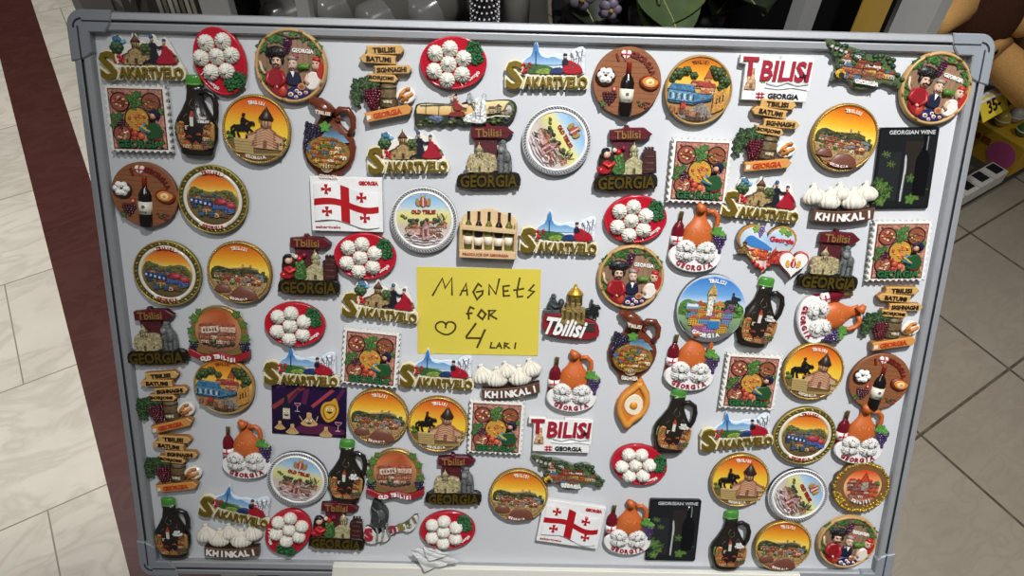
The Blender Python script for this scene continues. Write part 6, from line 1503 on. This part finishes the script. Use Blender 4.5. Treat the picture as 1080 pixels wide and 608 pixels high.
# ---------------------------------------------------------------- the souvenir magnets: design, place on the board in mm from its top left corner, turn, label
INST = [
    ('sakA', 66.0, 42.3, 1, 'gold church-and-dancers SAKARTVELO magnet in the top left corner'),
    ('plate', 142.1, 43.1, -76, 'red dumpling plate magnet turned upright, top row beside the round feast magnet'),
    ('feast', 211.4, 45.7, 0, 'round feast magnet in the top row, left of the arrow signpost'),
    ('post', 299.4, 60.6, 1, 'arrow signpost magnet in the top row, nearest the top left'),
    ('plate', 370.6, 39.0, 3, 'red dumpling plate magnet at the top centre, above the pastoral strip'),
    ('sakM', 463.1, 41.2, 1, 'blue-mountain SAKARTVELO magnet in the top row right of centre'),
    ('love', 542.6, 52.7, -2, 'wooden I-love-GEORGIA magnet in the top row right of centre'),
    ('blue', 614.0, 59.0, -2, 'old street magnet with blue balconies, top row left of the TBILISI word'),
    ('letters', 689.1, 44.4, -1, 'white TBILISI word magnet in the top row, above a signpost'),
    ('map_', 773.4, 33.3, -8, 'country map magnet touching the top frame on the right'),
    ('feast', 850.6, 51.3, -14, 'round feast magnet in the top right corner, overlapping the frame'),
    ('stamp', 57.0, 100.6, 0, 'stamp magnet at the left edge, under the top left gold word'),
    ('jug', 115.0, 95.4, -2, 'green-capped jug magnet at the top left, beside the stamp'),
    ('rider_m', 173.6, 107.9, -5, 'horseman-and-church sunset magnet at the upper left, under the feast magnet'),
    ('bj', 245.5, 115.5, -3, 'brown clay town jug magnet at the upper left, above the flag'),
    ('horse', 383.1, 84.1, 3, 'long pastoral strip magnet with a white horse and seated woman'),
    ('sakA', 324.7, 127.8, 2, 'church-and-dancers SAKARTVELO magnet right of the upper brown clay jug'),
    ('signH', 406.6, 130.6, 2, 'grey-statue TBILISI GEORGIA sign magnet under the pastoral strip'),
    ('old', 475.4, 111.7, -58, 'white OLD TBILISI plate magnet turned sideways, upper centre'),
    ('signF', 546.9, 129.0, 3, 'fruit TBILISI GEORGIA sign magnet under the top wooden bottle disc'),
    ('stamp', 622.6, 138.8, -1, 'stamp magnet at the upper right, under the blue-balcony street disc'),
    ('post', 686.6, 101.8, -5, 'arrow signpost magnet at the upper right, under the TBILISI word'),
    ('town', 766.8, 101.7, -9, 'domed-roof sunset magnet at the upper right, left of the dark wine photo'),
    ('card', 835.1, 131.6, 2, 'dark GEORGIAN WINE photo magnet at the upper right edge'),
    ('love', 54.1, 176.9, -4, 'wooden I-love-GEORGIA magnet at the left edge'),
    ('orn', 123.7, 180.2, -3, 'leaf-bordered town magnet directly right of the left edge bottle disc'),
    ('flag', 261.2, 181.8, 0, 'square white flag magnet at the upper left of the yellow sign'),
    ('old', 340.5, 196.8, 1, 'upright white OLD TBILISI plate magnet above the yellow sign'),
    ('crate', 407.8, 207.3, -1, 'wooden crate magnet with five wine bottles, above the yellow sign'),
    ('sakM', 482.5, 208.6, -1, 'blue-mountain SAKARTVELO magnet right of the wine crate'),
    ('plate', 561.0, 190.6, 3, 'red dumpling plate magnet under the upper fruit sign, right of centre'),
    ('jp', 627.4, 209.2, -3, 'orange jug and dumpling magnet above the blue-sky disc'),
    ('sakA', 691.6, 167.5, -5, 'church-and-dancers SAKARTVELO magnet at the upper right, above the hearts'),
    ('khin', 772.7, 166.5, 2, 'KHINKALI banner magnet at the upper right, under the sunset disc'),
    ('stamp', 842.1, 217.5, 2, 'stamp magnet at the right edge'),
    ('hearts', 707.2, 221.7, -2, 'magnet of one large and one small heart reading Georgia'),
    ('orn', 68.6, 260.5, -4, 'leaf-bordered town magnet at the left edge'),
    ('town', 145.0, 257.7, -3, 'domed-roof sunset magnet on the left, right of the leaf-bordered disc'),
    ('signF', 217.6, 248.7, 0, 'fruit TBILISI GEORGIA sign magnet left of a red plate, under the flag'),
    ('plate', 278.1, 237.0, 0, 'red dumpling plate magnet directly under the flag'),
    ('signH', 772.2, 230.5, -2, 'grey-statue TBILISI GEORGIA sign magnet on the right, right of the hearts'),
    ('feast', 560.5, 253.3, -2, 'round feast magnet right of centre, above the brown clay jug'),
    ('sky', 649.2, 286.3, -2, 'large round blue-sky city magnet right of centre'),
    ('jug', 705.3, 289.4, -8, 'green-capped jug magnet touching the blue-sky disc'),
    ('jp', 781.2, 292.0, -76, 'orange jug and dumpling magnet lying on its side at the right'),
    ('post', 846.7, 292.6, -1, 'arrow signpost magnet at the right edge'),
    ('sakA', 293.9, 287.0, -6, 'church-and-dancers SAKARTVELO magnet touching the yellow sign on its left'),
    ('scr', 499.6, 295.1, 0, 'dark cathedral magnet with white Tbilisi script, right of the yellow sign'),
    ('signH', 46.8, 332.7, 3, 'grey-statue TBILISI GEORGIA sign magnet at the left edge'),
    ('arch', 117.1, 326.7, -2, 'arched OLD TBILISI magnet on the left side, under the sunset disc'),
    ('plate', 199.9, 315.0, 1, 'red dumpling plate magnet on the left half, under the fruit sign'),
    ('bj', 569.0, 330.8, -3, 'brown clay town jug magnet right of centre, above the cheese bread'),
    ('jp', 634.2, 346.1, -3, 'orange jug and dumpling magnet under the blue-sky disc'),
    ('stamp', 702.3, 370.6, -2, 'stamp magnet at the lower right, left of the sunset horseman'),
    ('rider_m', 770.5, 356.6, -8, 'horseman-and-church sunset magnet on the right, left of the bottle disc'),
    ('love', 846.6, 367.4, -7, 'wooden I-love-GEORGIA magnet at the right edge'),
    ('post', 47.9, 409.2, 4, 'upper arrow signpost magnet of the two stacked at the left edge'),
    ('blue', 118.0, 389.2, -4, 'old street magnet with blue balconies on the left, under the arch'),
    ('sakM', 204.3, 365.8, -2, 'blue-mountain SAKARTVELO magnet just above the purple card'),
    ('stamp', 280.9, 351.7, -5, 'stamp magnet at the lower left of the yellow sign'),
    ('sakM', 353.8, 365.8, -3, 'blue-mountain SAKARTVELO magnet under the left half of the yellow sign'),
    ('khin', 431.6, 373.2, 7, 'KHINKALI banner magnet under the right half of the yellow sign'),
    ('jp', 504.5, 375.0, -2, 'orange jug and dumpling magnet left of the cheese bread'),
    ('khach', 573.0, 401.2, -4, 'orange boat-shaped cheese bread magnet with an egg yolk'),
    ('jug', 623.8, 420.0, -6, 'green-capped jug magnet right of the cheese bread'),
    ('sakM', 694.3, 432.7, 6, 'blue-mountain SAKARTVELO magnet at the lower right, under a stamp'),
    ('orn', 771.8, 435.8, -4, 'leaf-bordered town magnet at the lower right'),
    ('jp', 836.8, 433.2, -3, 'orange jug and dumpling magnet at the lower right edge'),
    ('post', 49.5, 486.2, -4, 'lower arrow signpost magnet of the two stacked at the left edge'),
    ('jp', 135.2, 467.4, 0, 'orange jug and dumpling magnet at the lower left, left of the purple card'),
    ('purple', 208.8, 419.6, -3, 'purple card magnet with drawn bottle, bread and dumplings'),
    ('town', 287.5, 422.6, -4, 'domed-roof sunset magnet just right of the purple card'),
    ('rider_m', 354.7, 430.5, -5, 'horseman-and-church sunset magnet at the lower centre, left of a stamp'),
    ('stamp', 420.1, 432.7, -2, 'stamp magnet under the KHINKALI banner at the lower centre'),
    ('letters', 493.6, 439.4, -1, 'white TBILISI word magnet at the lower centre, above the map'),
    ('plate', 586.1, 477.3, -16, 'red dumpling plate magnet right of the lower country map'),
    ('rider_m', 704.4, 494.5, -3, 'horseman-and-church sunset magnet at the lower right, above a green-capped jug'),
    ('old', 774.5, 513.1, -58, 'white OLD TBILISI plate magnet turned sideways at the lower right'),
    ('gold', 846.3, 500.3, -2, 'round town magnet with brown rim and gold scrollwork'),
    ('old', 192.5, 504.0, -14, 'tilted white OLD TBILISI plate magnet at the lower left'),
    ('jug', 250.8, 491.7, -4, 'green-capped jug magnet under the purple card'),
    ('arch', 305.3, 494.2, 0, 'arched OLD TBILISI magnet at the lower centre, right of a jug'),
    ('signH', 372.0, 501.5, 1, 'grey-statue TBILISI GEORGIA sign magnet at the lower centre'),
    ('map_', 502.4, 490.1, -5, 'country map magnet at the lower centre, above the flag'),
    ('town', 448.3, 519.8, -4, 'domed-roof sunset magnet at the lower centre, left of the map'),
    ('flag', 511.0, 556.7, -8, 'square white flag magnet at the bottom, right of centre'),
    ('jp', 579.8, 560.4, -2, 'orange jug and dumpling magnet at the bottom, right of the flag'),
    ('card', 633.2, 565.8, 0, 'dark GEORGIAN WINE photo magnet at the bottom'),
    ('jug', 703.2, 574.8, 0, 'green-capped jug magnet at the bottom right'),
    ('town', 765.4, 581.5, -4, 'domed-roof sunset magnet at the bottom right'),
    ('feast', 842.0, 574.7, -8, 'round feast magnet in the bottom right corner'),
    ('jug', 41.8, 571.3, 0, 'green-capped jug magnet in the bottom left corner'),
    ('sakM', 118.6, 541.7, -13, 'tilted blue-mountain SAKARTVELO magnet at the bottom left'),
    ('khin', 107.3, 586.8, 0, 'KHINKALI banner magnet at the bottom left'),
    ('plate', 177.4, 575.0, -122, 'red dumpling plate magnet turned downward at the bottom left'),
    ('signF', 234.8, 564.9, -2, 'fruit TBILISI GEORGIA sign magnet at the bottom left'),
    ('sigh', 297.4, 558.5, 4, 'magnet of a grey horse over coloured letters at the bottom'),
    ('plate', 365.5, 568.7, 6, 'red dumpling plate magnet at the bottom, above the crumpled paper'),
]
def copy_tree(o, parent=None):
    c = o.copy(); COL.objects.link(c)
    if parent is not None: c.parent = parent
    for ch in [k for k in KIDS.get(o.name, [])]: copy_tree(ch, c)
    return c
MASTER = {}; KIDS = {}
LIFT = 3.0; FLAT = ('purple', 'card')          # a small round magnet glued behind each souvenir holds it off the board
for key, u, v, rot, label in INST:
    name, fn, group = PROTO[key]
    if key not in MASTER:
        before = set(o.name for o in COL.objects)
        root = fn(); MASTER[key] = root
        if key not in FLAT: MB().disc(-13 if key == 'sigh' else 0, -12 if key == 'sigh' else -1, 6 if key == 'sigh' else 9, 6 if key == 'sigh' else 9, -LIFT, .2, C('#232325'), .3, 20).build('backing_magnet', root, 'plastic')
        for o in COL.objects:
            if o.name not in before and o.parent: KIDS.setdefault(o.parent.name, []).append(o)
    else:
        root = copy_tree(MASTER[key])
    root.matrix_world = BMAT @ Matrix.Translation((u / 1000, -v / 1000, 0 if key in FLAT else LIFT / 1000)) @ Matrix.Rotation(math.radians(rot), 4, 'Z')
    tag(root, label, 'magnet', group)
